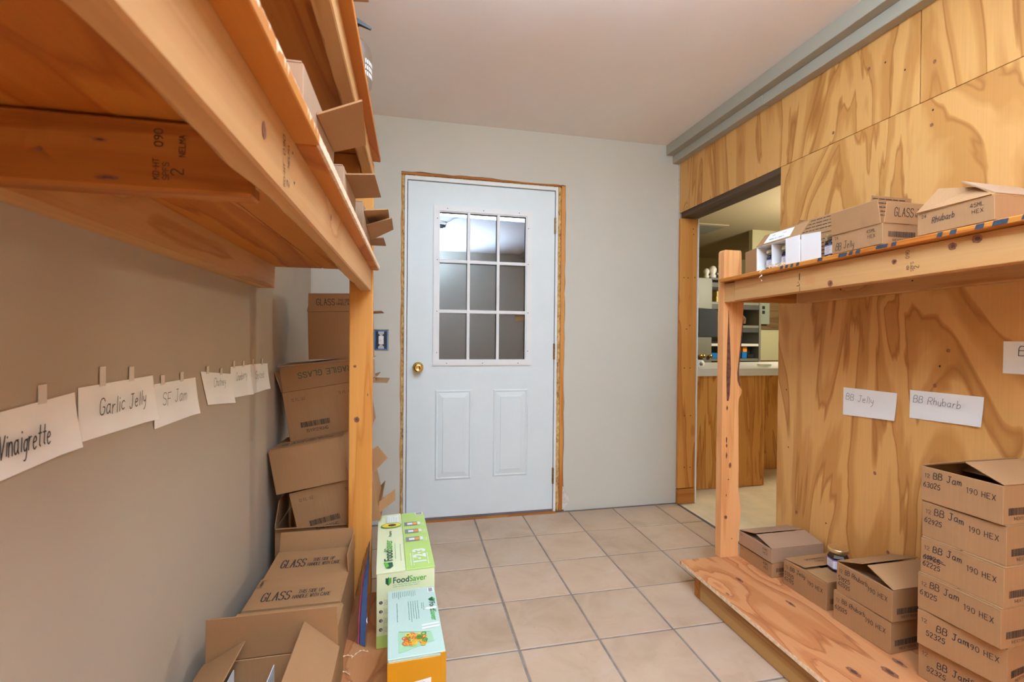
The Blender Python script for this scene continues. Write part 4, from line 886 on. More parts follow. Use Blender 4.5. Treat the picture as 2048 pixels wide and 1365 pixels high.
obj('shredded_paper', b, M['shav'], label='crinkled tan paper shreds spilling from the white mailer box', cat='packing paper', kind='stuff')
b = BM(); prev = None
for k in range(30):
    tt = k / 29; p = Vector((1.3515 + .004 * math.sin(tt * 16), 1.588 + .006 * math.cos(tt * 16), TOPR(1.588) + .004 - tt * .052)); v = [b.verts.new(p + Vector((0, -.002, 0))), b.verts.new(p + Vector((.001, .003, .0035)))]
    if prev: b.faces.new((prev[0], v[0], v[1], prev[1]))
    prev = v
obj('paper_curl', b, M['shav'], label='single tan paper curl hanging off the right upper shelf edge', cat='packing paper')

# ================================================================ paper signs
def sign(label, side, pts, text, lt, group, seed, mat='pen', tapes=()):
    """pts: y0 (left end as seen), y1 (right end), z at the four corners"""
    r = random.Random(seed); (ya, yb, zta, zba, ztb, zbb, ybo) = pts; nx, nz = 12, 5; bm = BM(); g = []
    for i in range(nx + 1):
        s = i / nx; row = []
        for j in range(nz + 1):
            q = j / nz; yt = ya + (yb - ya) * s; y = yt + ybo * (1 - q) * (1 - s * (1 if ybo else 0)); zt = zta + (ztb - zta) * s; zb = zba + (zbb - zba) * s; z = zb + (zt - zb) * q
            off = .0018 + .004 * (1 - q) ** 2 * (s * 1.2 + .2) + .006 * max(0, s - .85) / .15 * (1 - q)
            row.append(bm.verts.new(((XL(y) + off) if side == 'L' else XR - off, y, z)))
        g.append(row)
    for i in range(nx):
        for j in range(nz): bm.faces.new((g[i][j], g[i + 1][j], g[i + 1][j + 1], g[i][j + 1]))
    xw = XL((ya + yb) / 2) if side == 'L' else XR
    o = obj('paper_sign', bm, M['paper'], at=(xw, (ya + yb) / 2, min(zba, zbb)), smooth=True, label=label, cat='sign', group=group)
    L = Vector(o.location); sy = 1 if side == 'L' else -1
    tx, tz, th, tw, tr = lt
    n = Vector((1, 0, 0)) if side == 'L' else Vector((-1, 0, 0))
    u = Vector((-.022, 1, 0)) if side == 'L' else Vector((0, -1, 0))
    org = Vector(((XL(ya) + .0085) if side == 'L' else XR - .0085, ya, zba)) - L
    def fn(bm): fit(bm, text, tx, tz, th, tw, w=max(th * .055, .0013) if mat == 'pen' else th * .07, slant=.08, jit=.06, gap=.24, rot=tr)
    decal(o, frame(org, u, (0, 0, 1)), M[mat], fn, 'handwriting', 0.0)
    for k, (ty, tz0, tz1) in enumerate(tapes):
        q_ = (ty - ya) / (yb - ya); tz0 = zta + (ztb - zta) * q_ - .004
        tp = obj('tape', bx(-.008, .008, -.0004, .0004, 0, tz1 - tz0), M['tape'], o, Matrix.Translation(Vector((XL(ty) + .0022 if side == 'L' else XR - .0024, ty, tz0)) - L) @ Matrix.Rotation(PI / 2 + (.022 if side == 'L' else 0), 4, 'Z'))
    return o
GLs = 'paper signs taped along the left wall'; GRs = 'paper signs on the plywood wall'
sign('paper sign reading Vinaigrette, nearest on the left wall', 'L', (.640, .858, 1.012, .924, 1.026, .939, 0), 'Vinaigrette', (.066, .034, .030, .092, .03), GLs, 1, 'ink', [(.790, 1.000, 1.045)])
sign('paper sign reading Garlic Jelly on the left wall', 'L', (.866, 1.095, 1.032, .944, 1.033, .942, 0), 'Garlic Jelly', (.042, .036, .027, .150, .0), GLs, 2, 'ink', [(.928, 1.014, 1.062), (1.016, 1.015, 1.056)])
sign('paper sign reading SF Jam on the left wall', 'L', (1.100, 1.300, 1.014, .920, 1.011, .921, 0), 'SF Jam', (.022, .045, .027, .118, .0), GLs, 3, 'pen', [(1.135, .998, 1.030), (1.225, .996, 1.030)])
sign('paper sign reading Chutney, hanging skewed on the left wall', 'L', (1.330, 1.555, 1.023, .931, .999, .911, .045), 'Chutney', (.070, .045, .024, .090, -.03), GLs, 4, 'pen', [(1.375, 1.000, 1.034), (1.470, .990, 1.022)])
sign('paper sign reading Cranberry on the left wall, overlapped on both sides', 'L', (1.545, 1.735, 1.021, .926, 1.016, .915, 0), 'Cranberry', (.030, .050, .024, .105, .0), GLs, 5, 'pen', [(1.575, 1.005, 1.038), (1.665, 1.002, 1.033)])
sign('paper sign reading Spiced, farthest on the left wall', 'L', (1.722, 1.945, 1.018, .914, 1.009, .911, 0), 'Spiced', (.050, .050, .027, .105, -.02), GLs, 6, 'pen', [(1.765, 1.005, 1.034), (1.873, 1.000, 1.030)])
sign('paper sign reading BB Jelly on the plywood wall', 'R', (1.588, 1.370, .922, .808, .923, .820, 0), 'BB Jelly', (.018, .068, .026, .120, -.06), GRs, 7, 'pen')
sign('paper sign reading BB Rhubarb on the plywood wall', 'R', (1.325, 1.104, .941, .840, .943, .848, 0), 'BB Rhubarb', (.016, .060, .025, .150, -.03), GRs, 8, 'pen')
sign('paper sign starting with B, highest and cut by the right frame edge', 'R', (1.058, .835, 1.119, 1.022, 1.119, 1.022, 0), 'BB Jam', (.040, .055, .028, .15, 0), GRs, 9, 'ink')

# ================================================================ cartons on the left upper shelf (flaps out over the aisle)
GF = 'open cartons on the left shelf with flaps sticking out'
def lshelf(label, y0, y1, h, xr=-.152, flaps=(), w=.235):
    r, f = carton('open_carton', label, (xr - w / 2, (y0 + y1) / 2, 1.3875), (w, y1 - y0, h), 0, {'y-': -6, 'y+': 4, 'x-': 100}, GF, mat='kraft_pale', lens={'x-': .09})
    bpy.context.view_layer.update()
    for p in flaps: loose(r, p)
lshelf('nearest open carton on the left shelf, widest flap tilting up', .71, .975, .118, flaps=[[(-.152, .800, 1.477), (-.152, .968, 1.482), (-.0925, .980, 1.506), (-.0815, .797, 1.506)]])
lshelf('second open carton on the left shelf, flap straight out', 1.115, 1.34, .117, flaps=[[(-.152, 1.135, 1.495), (-.152, 1.332, 1.497), (-.0845, 1.335, 1.505), (-.088, 1.150, 1.505)]])
lshelf('third open carton on the left shelf, two flaps sticking out', 1.40, 1.63, .117, -.138, [[(-.138, 1.42, 1.488), (-.138, 1.62, 1.492), (-.075, 1.680, 1.505), (-.071, 1.455, 1.505)], [(-.138, 1.50, 1.463), (-.138, 1.66, 1.450), (-.0635, 1.66, 1.490), (-.0625, 1.50, 1.490)]])
lshelf('farthest open carton on the left shelf, small flap by the post', 1.665, 1.85, .082, -.150, [[(-.150, 1.70, 1.464), (-.150, 1.845, 1.466), (-.0975, 1.855, 1.469), (-.0985, 1.715, 1.470)]])
# things on the top shelf
tb, tf = carton('open_carton', 'carton on the topmost left shelf showing only a flap corner', (-.27, .98, 1.8055), (.235, .22, .055), 0, {'x+': 176, 'x-': 90, 'y-': 0, 'y+': 0}, mat='kraft_pale', lens={'x+': .055, 'x-': .09})
jg = thing('pump_bottle', 'clear pump bottle with black nozzle on the topmost left shelf', 'bottle', (-.166, 1.35, 1.8055))
obj('bottle_body', lathe([(.050, 0), (.054, .006), (.054, .085), (.050, .105), (.036, .124), (.018, .136), (.015, .146)], 28), M['clear_plastic'], jg, I4, smooth=True)
obj('pump_tube', lathe([(.004, .01), (.004, .15)], 8), M['white_card'], jg, I4)
obj('collar', lathe([(.018, .146), (.018, .160), (.008, .164), (.008, .176)], 16), M['black'], jg, I4, smooth=True)
obj('nozzle', hexa([(-.014, -.009, .172), (.020, -.007, .172), (.020, .007, .172), (-.014, .009, .172), (-.012, -.008, .190), (.016, -.006, .187), (.016, .006, .187), (-.012, .008, .190)]), M['black'], jg, I4)
obj('spout', hexa([(.016, -.006, .174), (.050, -.003, .163), (.050, .003, .163), (.016, .006, .174), (.016, -.006, .187), (.052, -.003, .168), (.052, .003, .168), (.016, .006, .187)]), M['black'], jg, I4)
b = BM()
for k in range(6):
    a = -.75 + k * .13; R = .0550; lathe_q = [(R * math.cos(a + d_), R * math.sin(a + d_)) for d_ in (0, .07)]
    for z0 in (.02, .036, .052): b.faces.new([b.verts.new(p) for p in ((*lathe_q[0], z0), (*lathe_q[1], z0), (*lathe_q[1], z0 + .011), (*lathe_q[0], z0 + .011))])
obj('label_print', b, M['white_ink'], jg, I4)

# ================================================================ cartons on the left platform
GP = 'cartons in a row on the left platform'
zc = .205
A, fA = carton('glass_carton', 'rearmost platform carton with upright back flap and GLASS lid flap', (-.337, 1.735, ZP), (.265, .19, zc - .003), 0, {'y-': 3, 'y+': 96, 'x+': 86, 'x-': -30}, GP, lens={'y-': .172, 'y+': .072, 'x+': .06, 'x-': .09})
glass_flap(fA['y-'], s=.72)
B_, fB = carton('glass_carton', 'middle platform carton shut, GLASS on the near flap, Cranberry on the far flap', (-.337, 1.545, ZP), (.272, .178, zc), 0, {'y-': 1, 'y+': 0, 'x+': -2, 'x-': -2}, GP, lens={'y-': .112, 'y+': .062})
glass_flap(fB['y-'])
decal(fB['y+'], Matrix.Translation((0, 0, FT)), M['ink'], lambda bm: lettering(bm, 'Cranberry', .118, .056, .012, .0013, rot=-PI / 2, gap=.12, wide=.7), 'handwriting')
C_, fC = carton('glass_carton', 'shut platform carton behind the raised back flap of the front one', (-.337, 1.362, ZP), (.29, .172, zc - .002), 0, {'y-': 1, 'y+': 0, 'x+': -2, 'x-': -2}, GP)
glass_flap(fC['y+'], flip=True)
w = .310
Dx = -.175 - w / 2
D_, fD = carton('open_carton', 'front open carton on the left platform with white dividers inside', (Dx, 1.110, ZP), (w, .27, zc), 0, {'y+': 88, 'x+': 43, 'x-': 29, 'y-': 150}, GP, lens={'y+': .108, 'x+': .115, 'x-': .110, 'y-': .09}, inmat='kraft')
for k, xx in enumerate((-.085, .005, .085)): obj('divider', bx(xx - .001, xx + .001, -.125, .122,     .006, .190), M['white_card'], D_, I4)
for yy in (-.06, .03): obj('divider', bx(-.148, .148, yy - .001, yy + .001, .006, .165), M['white_card'], D_, I4)
obj('lining', bx(-.149, .149, -.129, .129, .004, .006), M['white_card'], D_, I4)

# ================================================================ heap of syrup cartons behind the post
GT = 'syrup cartons heaped in the far left corner'
def heap(label, c, roll, w, h, d, flaps, kind='syrup', yaw=0.0, mat='kraft', lens=None, name='syrup_carton'):
    """c: world position of the near face's lower left corner"""
    root, fl = carton(name, label, (0, 0, 0), (w, d, h), 0, flaps, GT, mat=mat, lens=lens)
    R = Matrix.Rotation(math.radians(yaw), 4, 'Z') @ Matrix.Rotation(-math.radians(roll), 4, 'Y')
    root.matrix_world = Matrix.Translation(c) @ R @ Matrix.Translation((w / 2, d / 2, 0))
    if kind == 'syrup':
        def up(bm): fit(bm, '12 FL. OZ', .030, h - .042, .011, .055, w=.0010), fit(bm, '12 FL. OZ', w - .11, h - .042, .011, .055, w=.0010)
        decal(root, face_frame('y-', w, d, h), M['print'], up, 'printed_lettering')
        decal(root, face_frame('y-', w, d, h), M['print'], lambda bm: (barcode(bm, .05, .048, .115, .022, 8), fit(bm, '1SYR129GHG', .068, .026, .012, .088, w=.0015, gap=.24)), 'barcode')
    return root, fl
T4, f4 = heap('open carton on the floor at the bottom of the corner heap', (-.515, 1.955, .001), 0, .335, .36, .30, {'x-': 82, 'x+': 130, 'y-': 165, 'y+': 95}, kind=None, lens={'x-': .11, 'x+': .10, 'y-': .02, 'y+': .10}, name='open_carton')
T3, f3 = heap('syrup carton tilted steeply, third down in the corner heap', (-.423, 1.950, .306), 12.0, .315, .195, .22, {}, mat='kraft')
bpy.data.objects.remove([o for o in T3.children if o.name.startswith('flap')][0]) if [o for o in T3.children if o.name.startswith('flap')] else None
T2, f2 = heap('shut carton lying tilted, second down in the corner heap', (-.506, 1.938, .498), 10.2, .275, .172, .24, SH, kind=None, yaw=-2)
glass_flap(f2['y-'], s=.8)
T1, f1 = heap('syrup carton with FRAGILE GLASS flap in the corner heap', (-.482, 2.045, .681), 9.0, .325, .203, .22, {'y-': 88, 'x+': 172, 'x-': 100, 'y+': 2}, lens={'y-': .102, 'x+': .055, 'x-': .09, 'y+': .2})
decal(f1['y-'], Matrix.Translation((0, 0, FT)) @ Matrix.Rotation(PI, 4, 'Z') @ Matrix.Translation((0, -.102, 0)), M['gprint'], lambda bm: fit(bm, 'FRAGILE GLASS', -.138, .032, .022, .235, w=.0030, gap=.26), 'printed_lettering')
T0, f0 = heap('upright carton topping the corner heap, GLASS flap raised', (-.428, 2.12, 1.014), 1.5, .255, .206, .20, {'y-': 90, 'x-': 78, 'x+': 178, 'y+': 60}, kind=None, lens={'y-': .077, 'x-': .077, 'x+': .05, 'y+': .07})
glass_flap(f0['y-'], s=.85)
# loose flaps showing right of the post
bpy.context.view_layer.update()
loose(T2, [(-.165, 1.945, .545), (-.090, 1.945, .622), (-.130, 1.950, .672), (-.175, 1.950, .640)])
loose(T4, [(-.128, 1.96, .392), (-.062, 1.99, .432), (-.062, 1.99, .478), (-.124, 1.96, .440)], mat='kraft')
loose(T4, [(-.160, 1.96, .400), (-.128, 1.958, .396), (-.126, 1.958, .440), (-.160, 1.96, .443)])
loose(T1, [(-.530, 2.038, .988), (-.160, 2.038, 1.024), (-.160, 2.25, 1.023), (-.535, 2.25, .990)], mat='kraft_pale')
loose(T1, [(-.165, 2.06, .915), (-.148, 2.06, .920), (-.152, 2.06, 1.018), (-.168, 2.06, 1.022)], mat='kraft_pale')
loose(T1, [(-.170, 2.045, .920), (-.098, 2.035, .918), (-.096, 2.20, .922), (-.170, 2.20, .926)])

# ================================================================ vacuum sealer boxes
fs = thing('appliance_box', 'tall pale green appliance box on the left platform, nearer the door', 'box', (-.024, 1.777, ZP), (0, 0, math.radians(3.0)))
fw, fd, fh = .184, .488, .2445
obj('box_body', bx(-fw / 2, fw / 2, -fd / 2, fd / 2, 0, fh - .0035, bev=.002), M['fs_pale'], fs, I4)
b = BM(); rows_ = []
for k in range(9):
    y = -fd / 2 - .002 + k * (fd + .003) / 8; s = .0012 * math.sin(k * 1.7)
    rows_.append([b.verts.new((x, y, z + s)) for x, z in ((-fw / 2 - .001, fh - .002), (-.002, fh + .001), (-.002, fh - .0025), (-fw / 2 - .001, fh - .0035))])
for a, c in zip(rows_, rows_[1:]):
    for i in range(4): b.faces.new((a[i], a[(i + 1) % 4], c[(i + 1) % 4], c[i]))
b.faces.new(rows_[0]); b.faces.new(rows_[-1][::-1]); obj('top_flap', b, M['fs_pale'], fs, I4)
tfl = obj('top_flap', bx(.000, fw / 2 + .001, -fd / 2 - .001, fd / 2, fh - .0035, fh + .0015, bev=.0008), M['fs_green'], fs, I4, label='lime green lid flap')
FTp = frame((-fw / 2, -fd / 2, fh + .0022), (0, 1, 0), (-1, 0, 0))      # text runs away from camera, tops toward the left wall
def leafy(bm, x, y, s): poly(bm, [(x, y), (x + s * .28, y + s * .38), (x + s, y + s * .5), (x + s * .95, y - s * .1), (x + s * .6, y - s * .45), (x + s * .15, y - s * .35)])
U = lambda a, v: FTp @ Matrix.Translation((a, v, 0))
decal(fs, U(0, 0), M['fs_dark'], lambda bm: poly(bm, [(.022, -.030), (.060, -.022), (.058, -.050), (.030, -.052), (.018, -.042)]), 'leaf_emblem')
decal(fs, U(0, 0), M['fs_mid'], lambda bm: poly(bm, [(.022, -.030), (.062, -.022), (.058, -.034), (.030, -.040)]), 'leaf_emblem', .0009)
brand(fs, U(.068, -.051), .040, .165)
word(fs, U(.262, -.050), M['fs_dark'], 'Preserve', .016, .0002, .9)
decal(fs, U(0, 0), M['fs_tint'], lambda bm: (lines(bm, .08, -.062, .24, 1, .006, .002, 2), lines(bm, .06, -.080, .20, 1, .006, .002, 3)), 'printed_lettering')
decal(fs, U(0, 0), M['white_ink'], lambda bm: poly(bm, [(.395, -.032), (.470, -.032), (.470, -.080), (.395, -.080)]), 'white_panel')
decal(fs, U(0, 0), M['fs_tint'], lambda bm: lines(bm, .400, -.038, .465, 6, .007, .0016, 4), 'printed_lettering', .0010)
decal(fs, U(0, 0), M['fs_mid'], lambda bm: oval(bm, .368, -.050, .024, .040, 24), 'avocado_picture')
decal(fs, U(0, 0), M['yel'], lambda bm: oval(bm, .368, -.050, .020, .036, 24), 'avocado_picture', .0010)
decal(fs, U(0, 0), M['screw'], lambda bm: oval(bm, .368, -.053, .011, .016, 18), 'avocado_picture', .0014)
word(fs, U(.030, -.160), M['white_ink'], '1·2·3', .058, .0022, .92)
decal(fs, U(0, 0), M['white_ink'], lambda bm: (lines(bm, .02, -.112, .13, 2, .008, .0022, 6), lines(bm, .02, -.168, .11, 1, .008, .0022, 7), [lines(bm, .200 + k * .07, -.164, .236 + k * .07, 3, .006, .0012, 8 + k) for k in range(3)]), 'printed_lettering')
for k in range(3):
    a = .205 + k * .072
    decal(fs, U(0, 0), M['grey_ink'], lambda bm: rect(bm, a, -.150, a + .036, -.100), 'machine_picture')
    decal(fs, U(0, 0), M['white_ink'], lambda bm: (rect(bm, a + .008, -.132, a + .026, -.112), rect(bm, a + .004, -.162, a + .030, -.152)), 'machine_picture', .0011)
    decal(fs, U(0, 0), M['org'], lambda bm: rect(bm, a + .006, -.149, a + .028, -.134), 'machine_picture', .0011)
decal(fs, U(0, 0), M['white_ink'], lambda bm: rect(bm, .452, -.180, .482, -.148), 'barcode_sticker')
decal(fs, U(0, 0), M['grey_ink'], lambda bm: barcode(bm, .456, -.176, .022, .024, 2), 'barcode', .0012)
FN = frame((-fw / 2, -fd / 2, 0), (1, 0, 0), (0, 0, 1))
decal(fs, FN, M['fs_green'], lambda bm: rect(bm, .001, .001, fw - .001, .042), 'green_band')
decal(fs, FN, M['fs_dark'], lambda bm: poly(bm, [(.028, .226), (.034, .224), (.037, .229), (.040, .224), (.046, .226), (.046, .210), (.037, .200), (.028, .208)]), 'leaf_emblem')
decal(fs, FN, M['fs_mid'], lambda bm: poly(bm, [(.037, .229), (.040, .224), (.046, .226), (.046, .210), (.037, .203)]), 'leaf_emblem', .0009)
brand(fs, FN @ Matrix.Translation((.050, .206, 0)), .027, .108)
decal(fs, FN, M['fs_tint'], lambda bm: (lines(bm, .05, .199, .15, 2, .006, .002, 11)), 'printed_lettering')
decal(fs, FN, M['white_ink'], lambda bm: rect(bm, .055, .174, .135, .181), 'white_panel')
decal(fs, FN, M['fs_dark'], lambda bm: lines(bm, .058, .1765, .134, 1, .006, .002, 12), 'printed_lettering', .0010)
for k in range(4):
    zz = .148 - k * .029
    decal(fs, FN, M['black'], lambda bm: oval(bm, .014, zz, .0055, .0055, 16), 'bullet'); decal(fs, FN, M['white_ink'], lambda bm: lettering(bm, str(k + 1), .0128, zz - .003, .006, .001), 'bullet_number', .0011)
    decal(fs, FN, M['fs_dark'], lambda bm: (rect(bm, .0235, zz - .012, .0240, zz + .012), lines(bm, .026, zz + .006, .050, 4, .0045, .0008, k)), 'printed_lettering')

mt = thing('appliance_box', 'mint and orange appliance box in front of the taller green one', 'box', (.012, 1.300, ZP), (0, 0, math.radians(2.6)))
mw, md, mh_ = .139, .306, .2240
obj('box_body', bx(-mw / 2, mw / 2, -md / 2, md / 2, 0, mh_ - .004, bev=.002), M['fs_mint'], mt, I4)
obj('end_panel', bx(-mw / 2 - .0005, mw / 2 + .0005, -md / 2 - .0025, -md / 2 - .0003, 0, mh_ - .009, bev=.0005), M['orange'], mt, I4, label='orange end panel')
obj('end_panel', bx(mw / 2 - .0115, mw / 2 + .0015, -md / 2 - .0030, -md / 2 + .004, .04, mh_ - .001, bev=.0005), M['orange'], mt, I4, label='orange tuck tab')
obj('top_flap', bx(-mw / 2, mw / 2, -md / 2 - .001, md / 2, mh_ - .0035, mh_, bev=.0008), M['fs_mint'], mt, I4)
MT = frame((mw / 2, md / 2, mh_ + .0004), (0, -1, 0), (1, 0, 0))       # text runs toward the camera
U2 = lambda a, v: MT @ Matrix.Translation((a, v, 0))
decal(mt, U2(0, 0), M['white_ink'], lambda bm: rect(bm, .008, -.022, .034, -.004), 'barcode_sticker')
decal(mt, U2(0, 0), M['grey_ink'], lambda bm: barcode(bm, .011, -.019, .020, .012, 4), 'barcode', .0011)
decal(mt, U2(0, 0), M['fs_dark'], lambda bm: poly(bm, [(.060, -.012), (.072, -.004), (.085, -.006), (.080, -.020), (.070, -.024)]), 'leaf_emblem')
decal(mt, U2(0, 0), M['fs_mid'], lambda bm: poly(bm, [(.060, -.012), (.072, -.004), (.085, -.006), (.075, -.010)]), 'leaf_emblem', .0010)
brand(mt, U2(.086, -.022), .023, .092)
decal(mt, U2(0, 0), M['white_ink'], lambda bm: poly(bm, [(.112, -.006), (.117, -.004), (.122, -.007), (.124, -.028), (.119, -.036), (.113, -.032)]), 'torn_patch', .0014)
decal(mt, U2(0, 0), M['fs_dark'], lambda bm: ([lines(bm, .012, -.108 - k * .0055 + .005, .052, 1, .004, .0012, 20 + k) for k in range(5)], [lines(bm, .012, -.060 - k * .0052, .045, 1, .004, .0010, 30 + k) for k in range(8)], [lines(bm, .070, -.078 - k * .0065 + .022, .172, 1, .004, .0011, 40 + k) for k in range(5)], lines(bm, .072, -.114, .176, 1, .004, .0013, 50), lines(bm, .085, -.040, .125, 2, .005, .0012, 51)), 'printed_lettering')
decal(mt, U2(0, 0), M['white_ink'], lambda bm: [poly(bm, [(.186 + k * .013, -.004), (.192 + k * .013, -.004), (.196 + k * .013, -.050), (.189 + k * .013, -.050)]) for k in range(2)], 'film_roll_picture')
decal(mt, U2(0, 0), M['fs_tint'], lambda bm: poly(bm, [(.205, -.112), (.222, -.028), (.262, -.024), (.292, -.112)]), 'pouch_picture', .0007)
decal(mt, U2(0, 0), M['grey_ink'], lambda bm: [poly(bm, [(.207, -.110), (.223, -.032), (.2245, -.032), (.2095, -.110)])], 'pouch_picture', .0009)
rp = random.Random(6)
for q, nm in enumerate(('red', 'yel', 'org', 'grn') * 3):
    def fn(bm, q=q):
        for k in range(5):
            cx, cy, rr_ = rp.uniform(.225, .272), rp.uniform(-.098, -.045), rp.uniform(.004, .0075); z = .00004 * (q * 5 + k)
            n = 12; a = [(cx + rr_ * math.cos(2 * PI * i / n), cy + rr_ * math.sin(2 * PI * i / n)) for i in range(n)]; c = [(cx + rr_ * .55 * math.cos(2 * PI * i / n), cy + rr_ * .55 * math.sin(2 * PI * i / n)) for i in range(n)]
            for i in range(n): poly(bm, [a[i], a[(i + 1) % n], c[(i + 1) % n], c[i]], z)
    decal(mt, U2(0, 0), M[nm], fn, 'pepper_picture', .0012)
ME = frame((-mw / 2, -md / 2 - .0027, 0), (1, 0, 0), (0, 0, 1))
decal(mt, ME, M['white_ink'], lambda bm: poly(bm, [(.052, .100), (.104, .104), (.104, .166), (.052, .160)]), 'white_sticker')
decal(mt, ME, M['grey_ink'], lambda bm: (lettering(bm, 'V1', .078, .150, .008, .001), barcode(bm, .060, .115, .035, .02, 9)), 'sticker_print', .0011)

# ================================================================ zip bag, shavings, paper scrap
b = BM(); rr = random.Random(12); nx, nz = 14, 18; g = []
c00, c10, c11, c01 = Vector((-.205, 1.60, .118)), Vector((-.135, 1.545, .118)), Vector((-.141, 1.76, .375)), Vector((-.165, 1.80, .300))
for i in range(nx + 1):
    row = []
    for j in range(nz + 1):
        s, q = i / nx, j / nz; p = c00 * (1 - s) * (1 - q) + c10 * s * (1 - q) + c11 * s * q + c01 * (1 - s) * q
        bulge = math.sin(PI * s) * math.sin(PI * min(1, q * 1.1)) * .018
        row.append(b.verts.new(p + Vector((-.4, -1, .2)) * bulge + Vector((rr.uniform(-1, 1), rr.uniform(-1, 1), 0)) * .0028))
    g.append(row)
for i in range(nx):
    for j in range(nz): b.faces.new((g[i][j], g[i + 1][j], g[i + 1][j + 1], g[i][j + 1]))
zb = obj('zip_bag', b, M['film'], smooth=True, label='crumpled clear zip bag between the left cartons and the green box', cat='bag')
def strip(name, s0, s1, mat):
    bm = BM(); prev = None
    for j in range(nz + 1):
        q = j / nz; v = []
        for s in (s0, s1):
            p = c00 * (1 - s) * (1 - q) + c10 * s * (1 - q) + c11 * s * q + c01 * (1 - s) * q
            v.append(bm.verts.new(p + Vector((-.4, -1, .2)) * math.sin(PI * s) * .018 * math.sin(PI * min(1, q * 1.1)) + Vector((0, -.003, 0))))
        if prev: bm.faces.new((prev[0], v[0], v[1], prev[1]))
        prev = v
    o = obj(name, bm, M[mat], zb, at=tuple(zb.location))
strip('zip_strip', .72, .96, 'blue_zip'); strip('zip_strip', .61, .66, 'mag_zip')
GSv = 'wood shavings on the left platform'
rr = random.Random(9)
for k, (sx, sy, lab) in enumerate([(-.196, 1.500, 'long curved wood shaving nearest the zip bag on the left platform'), (-.150, 1.515, 'short wood shaving just in front of the zip bag'), (-.190, 1.430, 'thin wood shaving in the middle of the left platform'), (-.185, 1.375, 'wood shaving nearest the front open carton')]):
    b = BM(); prev = None; a0 = rr.uniform(-.8, .8)
    for i in range(22):
        tt = i / 21 - .5; a = a0 + tt * 1.6; p = Vector((sx + tt * .05 * math.cos(a0), sy + tt * .05 * math.sin(a0 + .6) + .010 * math.cos(tt * 5), ZP + .0015 + .002 * abs(math.sin(i * 1.9))))
        v = [b.verts.new(p), b.verts.new(p + Vector((0, .0022, .0022 * math.cos(i * 1.3) + .0024)))]
        if prev: b.faces.new((prev[0], v[0], v[1], prev[1]))
        prev = v
    obj('wood_shaving', b, M['shav'], label=lab, cat='wood shaving', group=GSv)
obj('paper_scrap', hexa([(.925, 1.300, .0008), (.943, 1.294, .0008), (.946, 1.305, .0008), (.929, 1.311, .0008), (.925, 1.300, .0014), (.943, 1.294, .0024), (.946, 1.305, .0018), (.929, 1.311, .0014)]), M['paper'], label='tiny white paper scrap on the tile joint', cat='scrap')

# ================================================================ kitchen beyond the opening
obj('trim_5', bx(1.7725, 1.8008, JY, 2.80, -.01, -.0015), M['kit_floor'], **S)
obj('floor_kitchen', bx(1.801, 8.6, 1.2, 7.0, -.1, -.002), M['kit_floor'], **S)
obj('trim_4', bx(1.762, 1.772, JY, 2.80, -.01, .004, bev=.002), M['dark_gap'], **S)
obj('ceiling_kitchen', bx(1.86, 8.6, 1.2, 7.0, ZC, ZC + .06), M['kit_ceil'], **S)
obj('wall_kitchen_back', bx(1.80, 8.6, 6.6, 6.7, 0, ZC), M['kit_wall'], **S)
obj('wall_kitchen_side', bx(8.5, 8.6, 1.2, 6.6, 0, ZC), M['kit_wall'], **S)
obj('wall_kitchen_near', bx(1.90, 8.5, 1.2, 1.28, 0, ZC), M['kit_wall'], **S)
obj('wall_kitchen_left', bx(1.80, 1.90, YF + .13, 6.6, 0, ZC), M['kit_wall'], **S)
cv = thing('ceiling_vent', 'flat square vent on the kitchen ceiling', 'vent', (3.30, 4.85, ZC))
b = BM(); fr_ = [(-.22, -.22), (.22, -.22), (.22, .22), (-.22, .22)]
box(b, -.22, .22, -.22, .22, -.012, 0); obj('vent_frame', b, M['kit_ceil'], cv, I4)
for k in range(8): obj('slat', bx(-.19, .19, -.18 + k * .048, -.15 + k * .048, -.018, -.013), M['cab'], cv, I4)
ct = thing('kitchen_counter', 'white-edged counter with plywood front beyond the opening', 'counter', (2.4, 3.2, 0))
b = BM(); 
obj('worktop', prism([(1.905, 3.015), (2.76, 3.015), (4.2, 3.385), (4.2, 4.0), (1.905, 3.7)], .843, .897, 'xy'), M['counter'], ct, **P)
obj('front_panel', bx(1.905, 2.645, 3.045, 3.060, .001, .842, bev=.001), M['ply_counter'], ct, **P)
obj('front_panel', bx(2.648, 4.1, 3.415, 3.430, .001, .842, bev=.001), M['ply_counter'], ct, **P)
obj('end_panel', bx(2.632, 2.645, 3.0605, 3.4145, .001, .842), M['ply_counter'], ct, **P)
# storage cabinet with open door
kc = thing('storage_cabinet', 'grey open metal storage cabinet at the back of the kitchen', 'cabinet', (3.6, 4.6, 0))
obj('side_panel', bx(3.262, 3.29, 4.6, 5.05, 0, 1.776), M['cab'], kc, **P)
obj('side_panel', bx(3.905, 3.93, 4.6, 5.05, 0, 1.776), M['cab'], kc, **P)
obj('top_panel', bx(3.262, 3.93, 4.58, 5.05, 1.776, 1.80), M['cab_dark'], kc, **P)
obj('back_panel', bx(3.29, 3.905, 5.03, 5.05, 0, 1.776), M['cab'], kc, **P)
dr = obj('door', bx(3.045, 3.255, 4.56, 4.585, .3, 1.79, bev=.003), M['cab'], kc, **P)
for xk in (3.115, 3.150, 3.235): obj('door_knob', lathe([(.008, -.03), (.022, -.045), (.022, -.06), (.01, -.068)], 14, axis='y', c=(xk - 3.6, -.015, .925)), M['brass'], dr, I4, smooth=True)
for z in (1.505, 1.245, 1.035, .865, .55, .3): obj('shelf', bx(3.291, 3.904, 4.605, 5.03, z, z + .028), M['cab'] if z != 1.035 else M['counter'], kc, **P)
for z in (1.70, 1.453, 1.193, 0.79): obj('shelf_rail', bx(3.291, 3.904, 4.606, 4.63, z - .0, z + .05), M['cab_dark'], kc, **P)
